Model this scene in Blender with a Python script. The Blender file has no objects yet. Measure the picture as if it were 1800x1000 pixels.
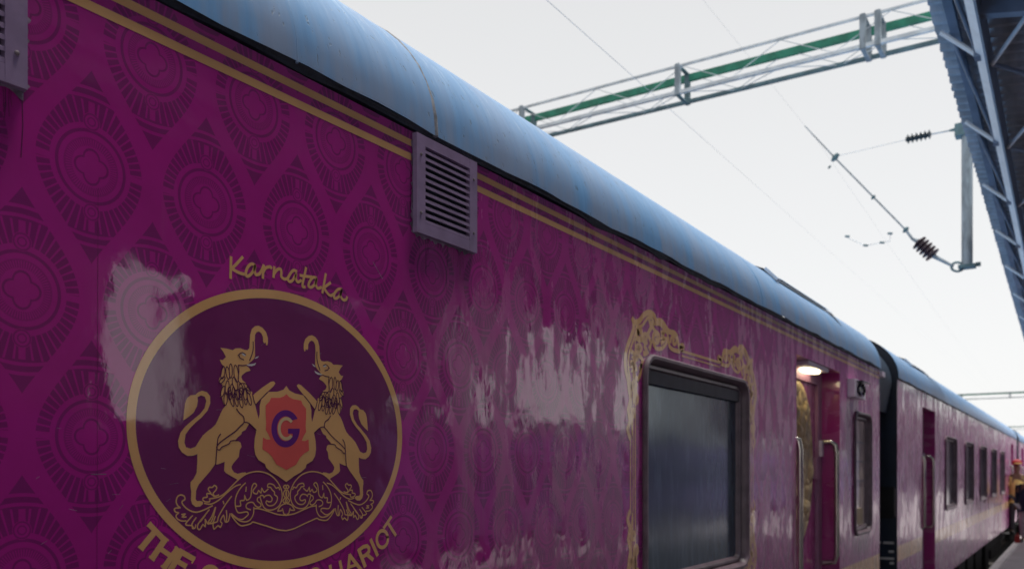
import bpy, bmesh, math, random
from mathutils import Vector, Matrix
from mathutils.geometry import tessellate_polygon

random.seed(7)
scene = bpy.context.scene
COL = scene.collection
R = math.radians

# ------------------------------------------------------------------ camera
# world: platform top z = 0, x runs along the train, +y towards the train
H = 1.58                      # eye height over the platform
F = 1540.0                    # focal length in photo pixels (1800 wide)
TH = R(32.95)                 # view direction turned towards the train
SN, CS = math.sin(TH), math.cos(TH)
VPX, HOR = 1898.0, 830.0      # vanishing point of the track, horizon
YW = 1.51                     # plane of the coach side
DC = YW / CS
cam = bpy.data.cameras.new('camera')
cam.sensor_width = 36.0
cam.lens = 36.0 * F / 1800.0
cam.shift_y = (HOR - 500.0) / 1800.0
cam.clip_start = 0.05
cam.clip_end = 3000.0
cam.dof.use_dof = True
cam.dof.focus_distance = 2.05
cam.dof.aperture_fstop = 4.5
camo = bpy.data.objects.new('camera', cam)
COL.objects.link(camo)
camo.location = (0, 0, H)
camo.rotation_euler = (R(90), 0, TH - R(90))
scene.camera = camo

# ------------------------------------------------------------------ sky and sun
SUN_DIR = Vector((0.20, -0.14, 1.0)).normalized()
world = bpy.data.worlds.new('World')
scene.world = world
world.use_nodes = True
wn, wl = world.node_tree.nodes, world.node_tree.links
wn.clear()
w_out = wn.new('ShaderNodeOutputWorld')
w_bg = wn.new('ShaderNodeBackground')
w_bg.inputs['Strength'].default_value = 0.1
sky = wn.new('ShaderNodeTexSky')
sky.sky_type = 'NISHITA'
sky.sun_disc = False
sky.sun_elevation = math.asin(SUN_DIR.z)
sky.sun_rotation = math.atan2(SUN_DIR.x, SUN_DIR.y)
sky.dust_density = 4.0
geo = wn.new('ShaderNodeTexCoord')
sep = wn.new('ShaderNodeSeparateXYZ')
wl.new(geo.outputs['Generated'], sep.inputs[0])
ramp = wn.new('ShaderNodeValToRGB')          # pale overcast veil, a little brighter at the horizon
ramp.color_ramp.elements[0].position = 0.0
ramp.color_ramp.elements[0].color = (0.935, 0.935, 0.93, 1)
ramp.color_ramp.elements[1].position = 0.5
ramp.color_ramp.elements[1].color = (0.735, 0.735, 0.73, 1)
wl.new(sep.outputs['Z'], ramp.inputs[0])
veil = wn.new('ShaderNodeVectorMath'); veil.operation = 'SCALE'
wl.new(ramp.outputs[0], veil.inputs[0])
veil.inputs['Scale'].default_value = 3.2
wmix = wn.new('ShaderNodeMix'); wmix.data_type = 'RGBA'
wmix.inputs['Factor'].default_value = 0.96
wl.new(sky.outputs[0], wmix.inputs['A'])
wl.new(veil.outputs[0], wmix.inputs['B'])
wl.new(wmix.outputs['Result'], w_bg.inputs['Color'])
wl.new(w_bg.outputs[0], w_out.inputs[0])

sun = bpy.data.lights.new('sun', 'SUN')
sun.energy = 1.5
sun.angle = R(14)
sun.color = (1.0, 0.96, 0.9)
suno = bpy.data.objects.new('sun', sun)
COL.objects.link(suno)
suno.rotation_euler = SUN_DIR.to_track_quat('Z', 'Y').to_euler()
suno.location = (0, 0, 30)

vs = scene.view_settings
vs.view_transform = 'Standard'
vs.look = 'None'
vs.exposure = 1.72
vs.gamma = 1.0
vs.use_curve_mapping = False

# ------------------------------------------------------------------ plane helpers
XK = F * YW / (CS * CS)
X0 = YW * math.tan(TH)
def wall(px, py):
    """photo pixel -> (x, z) on the coach side"""
    D = VPX - px
    return (XK / D - X0, (HOR - py) / D * DC + H)
def at_x(px, py, X):
    """photo pixel -> (y, z) in the cross plane at distance X along the track"""
    t = (px - 900.0) / F
    y = X * (SN - t * CS) / (CS + t * SN)
    w = X * CS + y * SN
    return (y, (HOR - py) / F * w + H)

# ------------------------------------------------------------------ mesh helpers
ORG = {}
class MB:
    def __init__(s): s.v, s.f, s.sm = [], [], False
    def add(s, vs_, fs_):
        b = len(s.v); s.v += [tuple(p) for p in vs_]
        s.f += [tuple(i + b for i in f) for f in fs_]; return s
    def box(s, x0, x1, y0, y1, z0, z1):
        return s.add([(x0,y0,z0),(x1,y0,z0),(x1,y1,z0),(x0,y1,z0),(x0,y0,z1),(x1,y0,z1),(x1,y1,z1),(x0,y1,z1)],
                     [(3,2,1,0),(4,5,6,7),(0,1,5,4),(1,2,6,5),(2,3,7,6),(3,0,4,7)])
    def tube(s, pts, r, n=8, cap=True):
        pts = [Vector(p) for p in pts]; m = len(pts)
        rr = r if isinstance(r, (list, tuple)) else [r] * m
        b = len(s.v); up = None
        for i, p in enumerate(pts):
            d = (pts[min(i+1, m-1)] - pts[max(i-1, 0)]).normalized()
            if up is None:
                up = Vector((0,0,1)) if abs(d.z) < .9 else Vector((1,0,0))
            a = d.cross(up).normalized(); up = a.cross(d).normalized()
            for k in range(n):
                th = 2*math.pi*k/n
                q = p + (a*math.cos(th) + up*math.sin(th)) * rr[i]
                s.v.append(tuple(q))
        for i in range(m-1):
            for k in range(n):
                k2 = (k+1) % n
                s.f.append((b+i*n+k, b+i*n+k2, b+(i+1)*n+k2, b+(i+1)*n+k))
        if cap:
            s.f.append(tuple(b+k for k in range(n))[::-1])
            s.f.append(tuple(b+(m-1)*n+k for k in range(n)))
        s.sm = True
        return s
    def bar(s, p, q, w, h=None, up=(0,0,1)):
        p, q = Vector(p), Vector(q); h = h or w
        d = (q-p).normalized(); u = Vector(up)
        if abs(d.dot(u)) > .95: u = Vector((1,0,0))
        a = d.cross(u).normalized()*w/2; c = a.cross(d).normalized()*h/2
        vs_ = [p-a-c, p+a-c, p+a+c, p-a+c, q-a-c, q+a-c, q+a+c, q-a+c]
        return s.add(vs_, [(3,2,1,0),(4,5,6,7),(0,1,5,4),(1,2,6,5),(2,3,7,6),(3,0,4,7)])
    def build(s, name, mat, parent=None, smooth=None):
        o0 = ORG.get(parent.name, Vector()) if parent else Vector()
        me = bpy.data.meshes.new(name)
        me.from_pydata([(p[0]-o0.x, p[1]-o0.y, p[2]-o0.z) for p in s.v], [], s.f)
        me.update()
        ob = bpy.data.objects.new(name, me)
        COL.objects.link(ob)
        if mat: me.materials.append(mat)
        if s.sm if smooth is None else smooth:
            for p in me.polygons: p.use_smooth = True
            try: me.set_sharp_from_angle(angle=R(40))
            except Exception: pass
        if parent:
            ob.parent = parent
            ORG[ob.name] = o0.copy()
        else:
            ORG[ob.name] = Vector()
        return ob

def empty(name, loc, label, cat, group=None):
    o = bpy.data.objects.new(name, None)
    o.empty_display_size = .2
    COL.objects.link(o); o.location = loc
    ORG[o.name] = Vector(loc)
    tag(o, label, cat, group); return o
def tag(o, label=None, cat=None, group=None, kind=None):
    if label: o['label'] = label
    if cat: o['category'] = cat
    if group: o['group'] = group
    if kind: o['kind'] = kind
    return o

# flat print on the coach side: polygons and strokes in (x, z), lifted 'lift' off the wall
def poly_add(mb, pts, lift, y=YW, thick=0.0012):
    if len(pts) < 3: return
    vv = [Vector((p[0], p[1], 0)) for p in pts]
    tris = tessellate_polygon([vv])
    b = len(mb.v); yy = y - lift*.3
    mb.v += [(p[0], yy, p[1]) for p in pts]
    for t in tris:
        a, c, d = (vv[i] for i in t)
        nz = (c-a).cross(d-a).z
        mb.f.append(tuple(b+i for i in (t if nz > 0 else t[::-1])))
STK = [0]
def stroke_add(mb, pts, width, lift, y=YW, taper=False):
    pts = [Vector((p[0], p[1])) for p in pts]
    pts = [p for i, p in enumerate(pts) if i == 0 or (p - pts[i-1]).length > 1e-5]
    m = len(pts)
    if m < 2: return
    STK[0] = (STK[0] + 1) % 20
    b = len(mb.v); yy = y - lift*.3 - STK[0]*.00001
    for i, p in enumerate(pts):
        d0 = (pts[i] - pts[i-1]).normalized() if i else None
        d1 = (pts[i+1] - pts[i]).normalized() if i < m-1 else None
        d = ((d0 or d1) + (d1 or d0))
        d = d.normalized() if d.length > 1e-6 else (d1 or d0)
        n = Vector((-d.y, d.x))
        k = 1.0
        if d0 and d1: k = min(1.5, 1 / max(.5, n.dot(Vector((-d0.y, d0.x)))))
        e = d * width*.3
        q = p - e if i == 0 else (p + e if i == m-1 else p)
        h = width/2*k
        mb.v.append((q.x+n.x*h, yy, q.y+n.y*h)); mb.v.append((q.x-n.x*h, yy, q.y-n.y*h))
    for i in range(m-1):
        a = b + 2*i
        mb.f.append((a, a+1, a+3, a+2))
def smooth_line(pts, n=4):
    """Catmull-Rom through the points"""
    P = [Vector((p[0], p[1])) for p in pts]; out = []
    for i in range(len(P)-1):
        p0 = P[max(i-1,0)]; p1 = P[i]; p2 = P[i+1]; p3 = P[min(i+2, len(P)-1)]
        for k in range(n):
            t = k/n
            out.append(0.5*((2*p1)+(p2-p0)*t+(2*p0-5*p1+4*p2-p3)*t*t+(3*p1-p0-3*p2+p3)*t**3))
    out.append(P[-1]); return [(p.x, p.y) for p in out]
def closed_smooth(pts, n=3):
    P = [Vector((p[0], p[1])) for p in pts]; m = len(P); out = []
    for i in range(m):
        p0, p1, p2, p3 = P[i-1], P[i], P[(i+1) % m], P[(i+2) % m]
        for k in range(n):
            t = k/n
            out.append(0.5*((2*p1)+(p2-p0)*t+(2*p0-5*p1+4*p2-p3)*t*t+(3*p1-p0-3*p2+p3)*t**3))
    return [(p.x, p.y) for p in out]
def crop(ox, oz, sc):
    """a tracing window over the photo -> wall metres"""
    return lambda pts: [wall(ox + p[0]/sc, oz + p[1]/sc) for p in pts]

# ------------------------------------------------------------------ node helpers
class E:
    """a value in a node tree with arithmetic"""
    def __init__(s, nt, sock): s.nt, s.k = nt, sock
    def _m(s, op, *a):
        n = s.nt.nodes.new('ShaderNodeMath'); n.operation = op
        for i, v in enumerate((s,) + a):
            if isinstance(v, E): s.nt.links.new(v.k, n.inputs[i])
            else: n.inputs[i].default_value = v
        return E(s.nt, n.outputs[0])
    def __add__(s, o): return s._m('ADD', o)
    def __sub__(s, o): return s._m('SUBTRACT', o)
    def __mul__(s, o): return s._m('MULTIPLY', o)
    def __truediv__(s, o): return s._m('DIVIDE', o)
    def lt(s, o): return s._m('LESS_THAN', o)
    def gt(s, o): return s._m('GREATER_THAN', o)
    def abs(s): return s._m('ABSOLUTE')
    def cos(s): return s._m('COSINE')
    def floor(s): return s._m('FLOOR')
    def fract(s): return s._m('FRACT')
    def sqrt(s): return s._m('SQRT')
    def atan2(s, o): return s._m('ARCTAN2', o)
    def mx(s, o): return s._m('MAXIMUM', o)
    def mn(s, o): return s._m('MINIMUM', o)
    def inv(s): return s*-1.0 + 1.0
    def step(s, a, b):
        n = s.nt.nodes.new('ShaderNodeMapRange'); n.clamp = True
        n.interpolation_type = 'SMOOTHSTEP'
        s.nt.links.new(s.k, n.inputs['Value'])
        n.inputs['From Min'].default_value = a; n.inputs['From Max'].default_value = b
        return E(s.nt, n.outputs[0])
def nmat(name):
    m = bpy.data.materials.new(name); m.use_nodes = True
    nt = m.node_tree; bs = nt.nodes['Principled BSDF']
    return m, nt, bs
def pos(nt):
    g = nt.nodes.new('ShaderNodeNewGeometry')
    s = nt.nodes.new('ShaderNodeSeparateXYZ'); nt.links.new(g.outputs['Position'], s.inputs[0])
    return [E(nt, s.outputs[i]) for i in range(3)]
def vec(nt, x, y, z):
    c = nt.nodes.new('ShaderNodeCombineXYZ')
    for i, v in enumerate((x, y, z)):
        if isinstance(v, E): nt.links.new(v.k, c.inputs[i])
        else: c.inputs[i].default_value = v
    return c.outputs[0]
def noise(nt, v, scale=1.0, detail=3.0, rough=.5):
    n = nt.nodes.new('ShaderNodeTexNoise'); n.inputs['Scale'].default_value = scale
    n.inputs['Detail'].default_value = detail; n.inputs['Roughness'].default_value = rough
    nt.links.new(v, n.inputs['Vector']); return E(nt, n.outputs['Fac'])
def mixc(nt, fac, a, b):
    n = nt.nodes.new('ShaderNodeMix'); n.data_type = 'RGBA'
    if isinstance(fac, E): nt.links.new(fac.k, n.inputs['Factor'])
    else: n.inputs['Factor'].default_value = fac
    for nm, c in (('A', a), ('B', b)):
        if isinstance(c, tuple): n.inputs[nm].default_value = (*c[:3], 1)
        else: nt.links.new(c, n.inputs[nm])
    return n.outputs['Result']
def bump(nt, bs, h, dist, strength=1.0, coat=False):
    b = nt.nodes.new('ShaderNodeBump'); b.inputs['Strength'].default_value = strength
    b.inputs['Distance'].default_value = dist
    nt.links.new(h.k, b.inputs['Height'])
    nt.links.new(b.outputs[0], bs.inputs['Normal'])
    if coat: nt.links.new(b.outputs[0], bs.inputs['Coat Normal'])
    return b
def setc(nt, bs, c):
    if isinstance(c, tuple): bs.inputs['Base Color'].default_value = (*c[:3], 1)
    else: nt.links.new(c, bs.inputs['Base Color'])

def simple(name, col, rough=.5, metal=0.0, var=.25, scale=6.0, bumpd=0.0, col2=None, spec=.5, stretch=(1,1,1)):
    m, nt, bs = nmat(name)
    x, y, z = pos(nt)
    v = vec(nt, x*stretch[0], y*stretch[1], z*stretch[2])
    n = noise(nt, v, scale, 5, .6)
    c2 = col2 or tuple(c*(1-var) for c in col)
    setc(nt, bs, mixc(nt, n.step(.35, .65), c2, col))
    bs.inputs['Roughness'].default_value = rough
    bs.inputs['Metallic'].default_value = metal
    bs.inputs['Specular IOR Level'].default_value = spec
    if bumpd: bump(nt, bs, n, bumpd)
    return m

def film(nt, bs):
    """the shared clear gloss film of the coach side: wavy sheet, scuffs, dust"""
    x, y, z = pos(nt)
    big = noise(nt, vec(nt, x*2.2, y, z*1.3), 1.0, 1.5, .45)
    mid = noise(nt, vec(nt, x*5.0, y, z*4.4), 1.0, 2.5, .5)
    fine = noise(nt, vec(nt, x*60.0, y, z*42.0), 1.0, 3, .6)
    crumple = noise(nt, vec(nt, x*3.1+7.0, y, z*2.6), 1.0, 3, .5).step(.5, .68)
    h = big*.42 + mid*(x.step(1.5, 2.2)*.16 + .18) + fine*(crumple*.045+.005)
    streak = noise(nt, vec(nt, x*26.0, y, z*9.0), 1.0, 3, .6)
    h = h + streak*x.step(1.75, 2.3)*.05
    bump(nt, bs, h, .0125, 1.0, True)
    sc = noise(nt, vec(nt, x*11.0, y, z*3.4), 1.0, 6, .66)
    bs.inputs['Coat Weight'].default_value = 1.0
    bs.inputs['Coat IOR'].default_value = 1.75
    r = sc.step(.45, .55)*(x.step(1.7, 2.3)*.27 + .045) + .03
    nt.links.new(r.k, bs.inputs['Coat Roughness'])
    bs.inputs['Roughness'].default_value = .45
    bs.inputs['Specular IOR Level'].default_value = .3
    return x, y, z, sc

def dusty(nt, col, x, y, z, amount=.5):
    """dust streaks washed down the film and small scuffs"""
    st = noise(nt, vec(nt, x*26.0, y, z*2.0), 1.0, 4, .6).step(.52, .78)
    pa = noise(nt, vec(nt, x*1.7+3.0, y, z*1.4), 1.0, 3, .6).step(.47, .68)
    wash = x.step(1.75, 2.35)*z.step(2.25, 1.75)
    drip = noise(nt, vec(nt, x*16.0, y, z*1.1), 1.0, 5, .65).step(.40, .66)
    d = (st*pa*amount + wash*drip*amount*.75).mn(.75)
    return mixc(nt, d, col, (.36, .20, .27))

def paint_mat(name, col, dust=.3):
    m, nt, bs = nmat(name)
    x, y, z, sc = film(nt, bs)
    n = noise(nt, vec(nt, x*5.0, y, z*5.0), 1.0, 5, .6)
    c = mixc(nt, n.step(.3, .7), tuple(v*.86 for v in col), col)
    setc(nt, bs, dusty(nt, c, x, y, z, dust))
    return m

def wall_mat():
    """magenta film printed with ogee leaves and spoked medallions"""
    m, nt, bs = nmat('patterned_magenta_film')
    x, y, z, sc = film(nt, bs)
    PX, PZ = .25, .49
    def cell(dx, dz):
        u = (x - (.9222 + dx))/PX + .5
        v = (z - (.555 + H + dz))/PZ + .5
        return (u.fract() - .5)*PX, (v.fract() - .5)*PZ
    def leaf(u, v):
        w = (v*(math.pi/.245)).cos()*.0625 + (.0625 - .023)
        inside = u.abs().lt(w)*v.abs().lt(.18)
        r = (u*u + v*v).sqrt()
        # radial dashes in the rim
        a = u.atan2(v)
        spoke = (a*(46/(2*math.pi))).fract().lt(.74)
        cross = u.abs().gt(.006)*v.abs().gt(.0055)
        tip = v.abs().gt(.118)
        arcs = ((v.abs() + u*u*3.0)*62.0).fract().lt(.62)
        point = v.abs().gt(.152)
        rim = r.gt(.078)*spoke*cross*tip.inv() + tip*arcs*point.inv() + point
        ring = r.gt(.062)*r.lt(.068)
        ring2 = r.gt(.0495)*r.lt(.0525)
        ticks = r.gt(.037)*r.lt(.050)*(a*(64/(2*math.pi))).fract().lt(.5)
        lob = (a*2.0).cos().abs()*.010 + .0215
        core = (r - lob).abs().lt(.0022)
        v2 = v.abs() - .082
        rr = (u*u + v2*v2).sqrt()
        knob = rr.lt(.0165)
        kn = rr.gt(.0125)*rr.lt(.0155) + rr.gt(.006)*rr.lt(.0085)
        body = (rim + ring + ring2*.6 + ticks*.8 + core)
        body = body.mn(1.0)*knob.inv() + kn*.9
        return (body*inside).mn(1.0)
    u1, v1 = cell(0, 0)
    u2, v2 = cell(PX/2, PZ/2)
    ink = leaf(u1, v1).mx(leaf(u2, v2))
    wear = noise(nt, vec(nt, x*8.0, y, z*8.0), 1.0, 5, .65).step(.25, .8)
    base = mixc(nt, wear, (.43, .003, .248), (.50, .005, .292))
    inkc = mixc(nt, wear, (.18, .003, .125), (.225, .004, .15))
    c = mixc(nt, ink*.80, base, inkc)
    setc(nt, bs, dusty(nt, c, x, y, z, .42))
    return m

M = {}
M['wall'] = wall_mat()
M['gold'] = paint_mat('gold_film', (.88, .50, .20), .15)
M['disc'] = paint_mat('aubergine_film', (.21, .016, .14), .12)
M['ink'] = paint_mat('aubergine_line', (.10, .010, .07), 0)
M['white_ink'] = paint_mat('white_print', (.72, .70, .70), 0)
M['red_ink'] = paint_mat('coral_print', (.92, .13, .12), 0)
M['purple_ink'] = paint_mat('violet_print', (.16, .012, .26), 0)
M['cream_ink'] = paint_mat('cream_print', (.85, .62, .33), 0)
M['vent'] = simple('mauve_vent_paint', (.33, .24, .40), .42, 0, .18, 14, .0006)
M['smear'] = simple('adhesive_smear', (.34, .25, .36), .6, 0, .6, 40, .002)
M['black'] = simple('sealant_black', (.035, .048, .07), .6, 0, .4, 30, .004)
M['navy'] = simple('navy_end_paint', (.006, .018, .045), .45, 0, .3, 5)
M['navy_cover'] = simple('navy_gangway_rubber', (.018, .040, .075), .6, 0, .3, 9, .002)
M['rubber'] = simple('mauve_rubber', (.20, .14, .17), .4, 0, .35, 12, .001)
M['trim'] = simple('window_trim', (.24, .20, .22), .3, .3, .3, 12)
M['top_shade'] = simple('painted_window_shadow', (.05, .055, .075), .5, 0, .3, 12)
M['steel'] = simple('polished_handrail', (.62, .58, .52), .22, .9, .15, 9)
M['dark_iron'] = simple('underframe_black', (.014, .013, .015), .7, 0, .4, 4)
M['door'] = paint_mat('door_magenta', (.40, .005, .215), .1)
M['frame_pink'] = simple('door_frame_pink', (.50, .25, .40), .45, 0, .2, 8)
M['box'] = simple('lilac_housing', (.86, .76, .90), .4, 0, .15, 8)
M['lens'] = simple('dark_lens', (.02, .018, .03), .15, 0, .3, 8)
M['pole'] = simple('galvanised_steel', (.34, .40, .45), .5, .2, .4, 7, .001, stretch=(2, 2, .6))
M['pale_steel'] = simple('pale_galvanised', (.72, .77, .80), .5, .1, .25, 5)
M['green_steel'] = simple('green_steel_paint', (.02, .24, .15), .5, 0, .35, 5)
M['dark_teal'] = simple('dark_teal_steel', (.13, .23, .26), .55, 0, .4, 4)
M['insulator'] = simple('brown_porcelain', (.075, .045, .060), .25, 0, .3, 9)
M['teal_insulator'] = simple('dark_porcelain', (.035, .055, .07), .25, 0, .3, 9)
M['wire'] = simple('weathered_wire', (.55, .56, .57), .6, 0, .2, 5)
M['sheet'] = simple('canopy_sheet', (.42, .48, .56), .5, 0, .3, 3, 0, stretch=(.6, 2, 1))
M['canopy_steel'] = simple('canopy_steel_paint', (.18, .24, .34), .5, 0, .3, 3)
M['canopy_pale'] = simple('canopy_pale_paint', (.80, .86, .92), .35, 0, .15, 4)
M['platform'] = simple('platform_paving', (.38, .335, .355), .55, 0, .25, 2.2, .002)
M['coping'] = simple('white_coping', (.60, .57, .58), .6, 0, .25, 5, .002)
M['ballast'] = simple('ballast', (.085, .075, .07), .9, 0, .6, 18, .03)
M['rail'] = simple('rail_steel', (.12, .09, .07), .4, .5, .4, 5)
M['concrete'] = simple('concrete', (.30, .29, .27), .8, 0, .25, 3, .003)
M['backdrop_dark'] = simple('reflection_backdrop_dark', (.16, .10, .13), .8, 0, .4, 1.2)
M['backdrop_pink'] = simple('reflection_backdrop_pink', (.22, .14, .20), .8, 0, .4, .8)
M['reflection_backdrop_violet'] = simple('reflection_backdrop_violet', (.10, .05, .17), .8, 0, .4, 1.2)
M['blocker'] = simple('blocker_dark_panel', (.035, .03, .05), .5, 0, .3, 3)
M['opp_side'] = simple('violet_blue_coach', (.30, .25, .58), .3, 0, .2, 2)
M['opp_roof'] = simple('grey_coach_roof', (.30, .31, .33), .5, 0, .2, 2)

def glass_mat(name, col, rough=.14):
    m, nt, bs = nmat(name)
    x, y, z = pos(nt)
    n = noise(nt, vec(nt, x*1.6, y, z*2.1), 1.0, 2, .5)
    n2 = noise(nt, vec(nt, x*22, y, z*4), 1.0, 4, .6)
    setc(nt, bs, mixc(nt, n2.step(.45, .75), col, tuple(c*1.8+.006 for c in col)))
    bs.inputs['Roughness'].default_value = rough
    bs.inputs['IOR'].default_value = 1.75
    bs.inputs['Specular Tint'].default_value = (.62, .84, 1.0, 1)
    bump(nt, bs, n, .004)
    return m
M['glass'] = glass_mat('tinted_window_glass', (.055, .080, .105))
M['pale_glass'] = glass_mat('curtained_glass', (.72, .60, .56), .12)
M['far_glass'] = glass_mat('hazy_window_glass', (.13, .12, .14), .12)
M['cream'] = simple('cream_cloth', (.42, .33, .23), .8, 0, .2, 9)

def roof_mat():
    m, nt, bs = nmat('blue_grey_roof_paint')
    x, y, z = pos(nt)
    st = noise(nt, vec(nt, x*38.0, y*1.5, z*2.2), 1.0, 5, .65)
    st2 = noise(nt, vec(nt, x*9.0, y*1.5, z*1.8), 1.0, 4, .6)
    spot = noise(nt, vec(nt, x*60.0, y*40.0, z*26.0), 1.0, 3, .6).step(.64, .70)
    pale = noise(nt, vec(nt, x*75.0, y*7.0, z*6.0), 1.0, 5, .75).step(.54, .68)*z.step(2.62, 2.80)  # pale streaks painted towards the crest for its lit top
    c = mixc(nt, st.step(.3, .7), (.105, .27, .52), (.14, .32, .585))
    c = mixc(nt, st2.step(.35, .7)*.45, c, (.22, .31, .48))
    c = mixc(nt, pale*.45, c, (.62, .76, .84))
    c = mixc(nt, spot*.75, c, (.07, .13, .19))
    # greyer towards the bottom lip
    low = z.step(2.74, 2.52)*st2.step(.3, .6)
    c = mixc(nt, low*.5, c, (.26, .27, .33))
    setc(nt, bs, c)
    bs.inputs['Roughness'].default_value = .38
    bump(nt, bs, st*.03 + spot*-.12 + noise(nt, vec(nt, x*2.0, y*3, z*3), 1.0, 2, .5)*1.5, .004)
    return m
M['roof'] = roof_mat()
M['weld'] = simple('rusty_weld', (.32, .33, .36), .8, 0, .45, 30, .003)

def relief_mat():
    m, nt, bs = nmat('gilded_relief')
    x, y, z = pos(nt)
    vo = nt.nodes.new('ShaderNodeTexVoronoi'); vo.inputs['Scale'].default_value = 9.0
    nt.links.new(vec(nt, x*1.3, 0.0, z), vo.inputs['Vector'])
    h = E(nt, vo.outputs['Distance'])
    n = noise(nt, vec(nt, x*14, y, z*11), 1.0, 4, .6)
    setc(nt, bs, mixc(nt, (h + n*.5).step(.3, .8), (.34, .23, .13), (.70, .53, .31)))
    bs.inputs['Roughness'].default_value = .45
    bump(nt, bs, h*-1.0 + n*.4, .05)
    return m
M['relief'] = relief_mat()

# ================================================================== SETTING
def plane(name, x0, x1, y0, y1, z, mat, kind='structure'):
    o = MB().add([(x0,y0,z),(x1,y0,z),(x1,y1,z),(x0,y1,z)], [(0,1,2,3)]).build(name, mat)
    o['kind'] = kind; return o
plane('ground', -400, 1500, -500, 900, -1.05, M['ballast'])
pf = MB().box(-14, 120, -7.0, 1.115, -1.0, 0.0).build('platform', M['platform']); pf['kind'] = 'structure'
cp = MB()
for i in range(68):
    cp.box(-14 + i*1.97, -14 + i*1.97 + 1.962, 1.117, 1.248, -.30, .012 + random.uniform(-.003, .003))
cpo = cp.build('platform_edge', M['coping']); cpo['kind'] = 'structure'
for y in (2.29, 3.97):
    r = MB().box(-14, 140, y-.035, y+.035, -.99, -.84).build('rail', M['rail']); r['kind'] = 'structure'

# ================================================================== COACHES
ZB, ZT = -.762*DC + H, .510*DC + H      # side sheet bottom and top
ZLIP = .519*DC + H
YC = YW + 1.62
def roof_profile(inset=0.0):
    P = []
    for k in range(15):
        a = math.pi/2*k/14
        P.append((YW - .014 + inset + .60*(1-math.cos(a)), ZLIP + .47*math.sin(a)**1.0 - inset))
    y1, z1 = P[-1]
    for k in range(1, 8):
        t = k/7
        P.append((y1 + (YC-y1)*t, z1 + .20*math.sin(t*math.pi/2)))
    Q = [(2*YC - p[0], p[1]) for p in P[:-1]][::-1]
    return P + Q

def extrude_profile(P, xs, wob=None):
    mb = MB(); n = len(P)
    for i, x in enumerate(xs):
        for k, (y, z) in enumerate(P):
            dy = dz = 0
            if wob and k < 2: dy, dz = 0, wob(x)*(1 if k == 0 else .4)
            mb.v.append((x, y+dy, z+dz))
    for i in range(len(xs)-1):
        for k in range(n-1):
            a = i*n + k
            mb.f.append((a, a+n, a+n+1, a+1))
    return mb

def rrect(xc, zc, hw, hh, r, n=6):
    out = []
    for cx, cz, a0 in ((hw-r, hh-r, 0), (-hw+r, hh-r, 90), (-hw+r, -hh+r, 180), (hw-r, -hh+r, 270)):
        for k in range(n+1):
            a = R(a0 + 90*k/n)
            out.append((xc + cx + r*math.cos(a), zc + cz + r*math.sin(a)))
    return out
def frame_sweep(xc, zc, hw, hh, r, prof, n=6):
    """prof: list of (offset outward, depth behind the wall)"""
    mb = MB(); m = 4*(n+1)
    for o, d in prof:
        for p in rrect(xc, zc, hw+o, hh+o, max(.004, r+o), n): mb.v.append((p[0], YW+d, p[1]))
    for i in range(len(prof)-1):
        for k in range(m):
            k2 = (k+1) % m
            mb.f.append((i*m+k, i*m+k2, (i+1)*m+k2, (i+1)*m+k))
    mb.sm = True
    return mb
def pane(xc, zc, hw, hh, r, y):
    mb = MB(); P = rrect(xc, zc, hw, hh, r)
    mb.v = [(p[0], y, p[1]) for p in P]; mb.f = [tuple(range(len(P)))]
    return mb

WZ0, WZ1 = -.497 + H, .4816 + H          # window opening heights
WZC, WHH = (WZ0+WZ1)/2, (WZ1-WZ0)/2
DOOR_TOP = .751 + H

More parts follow.
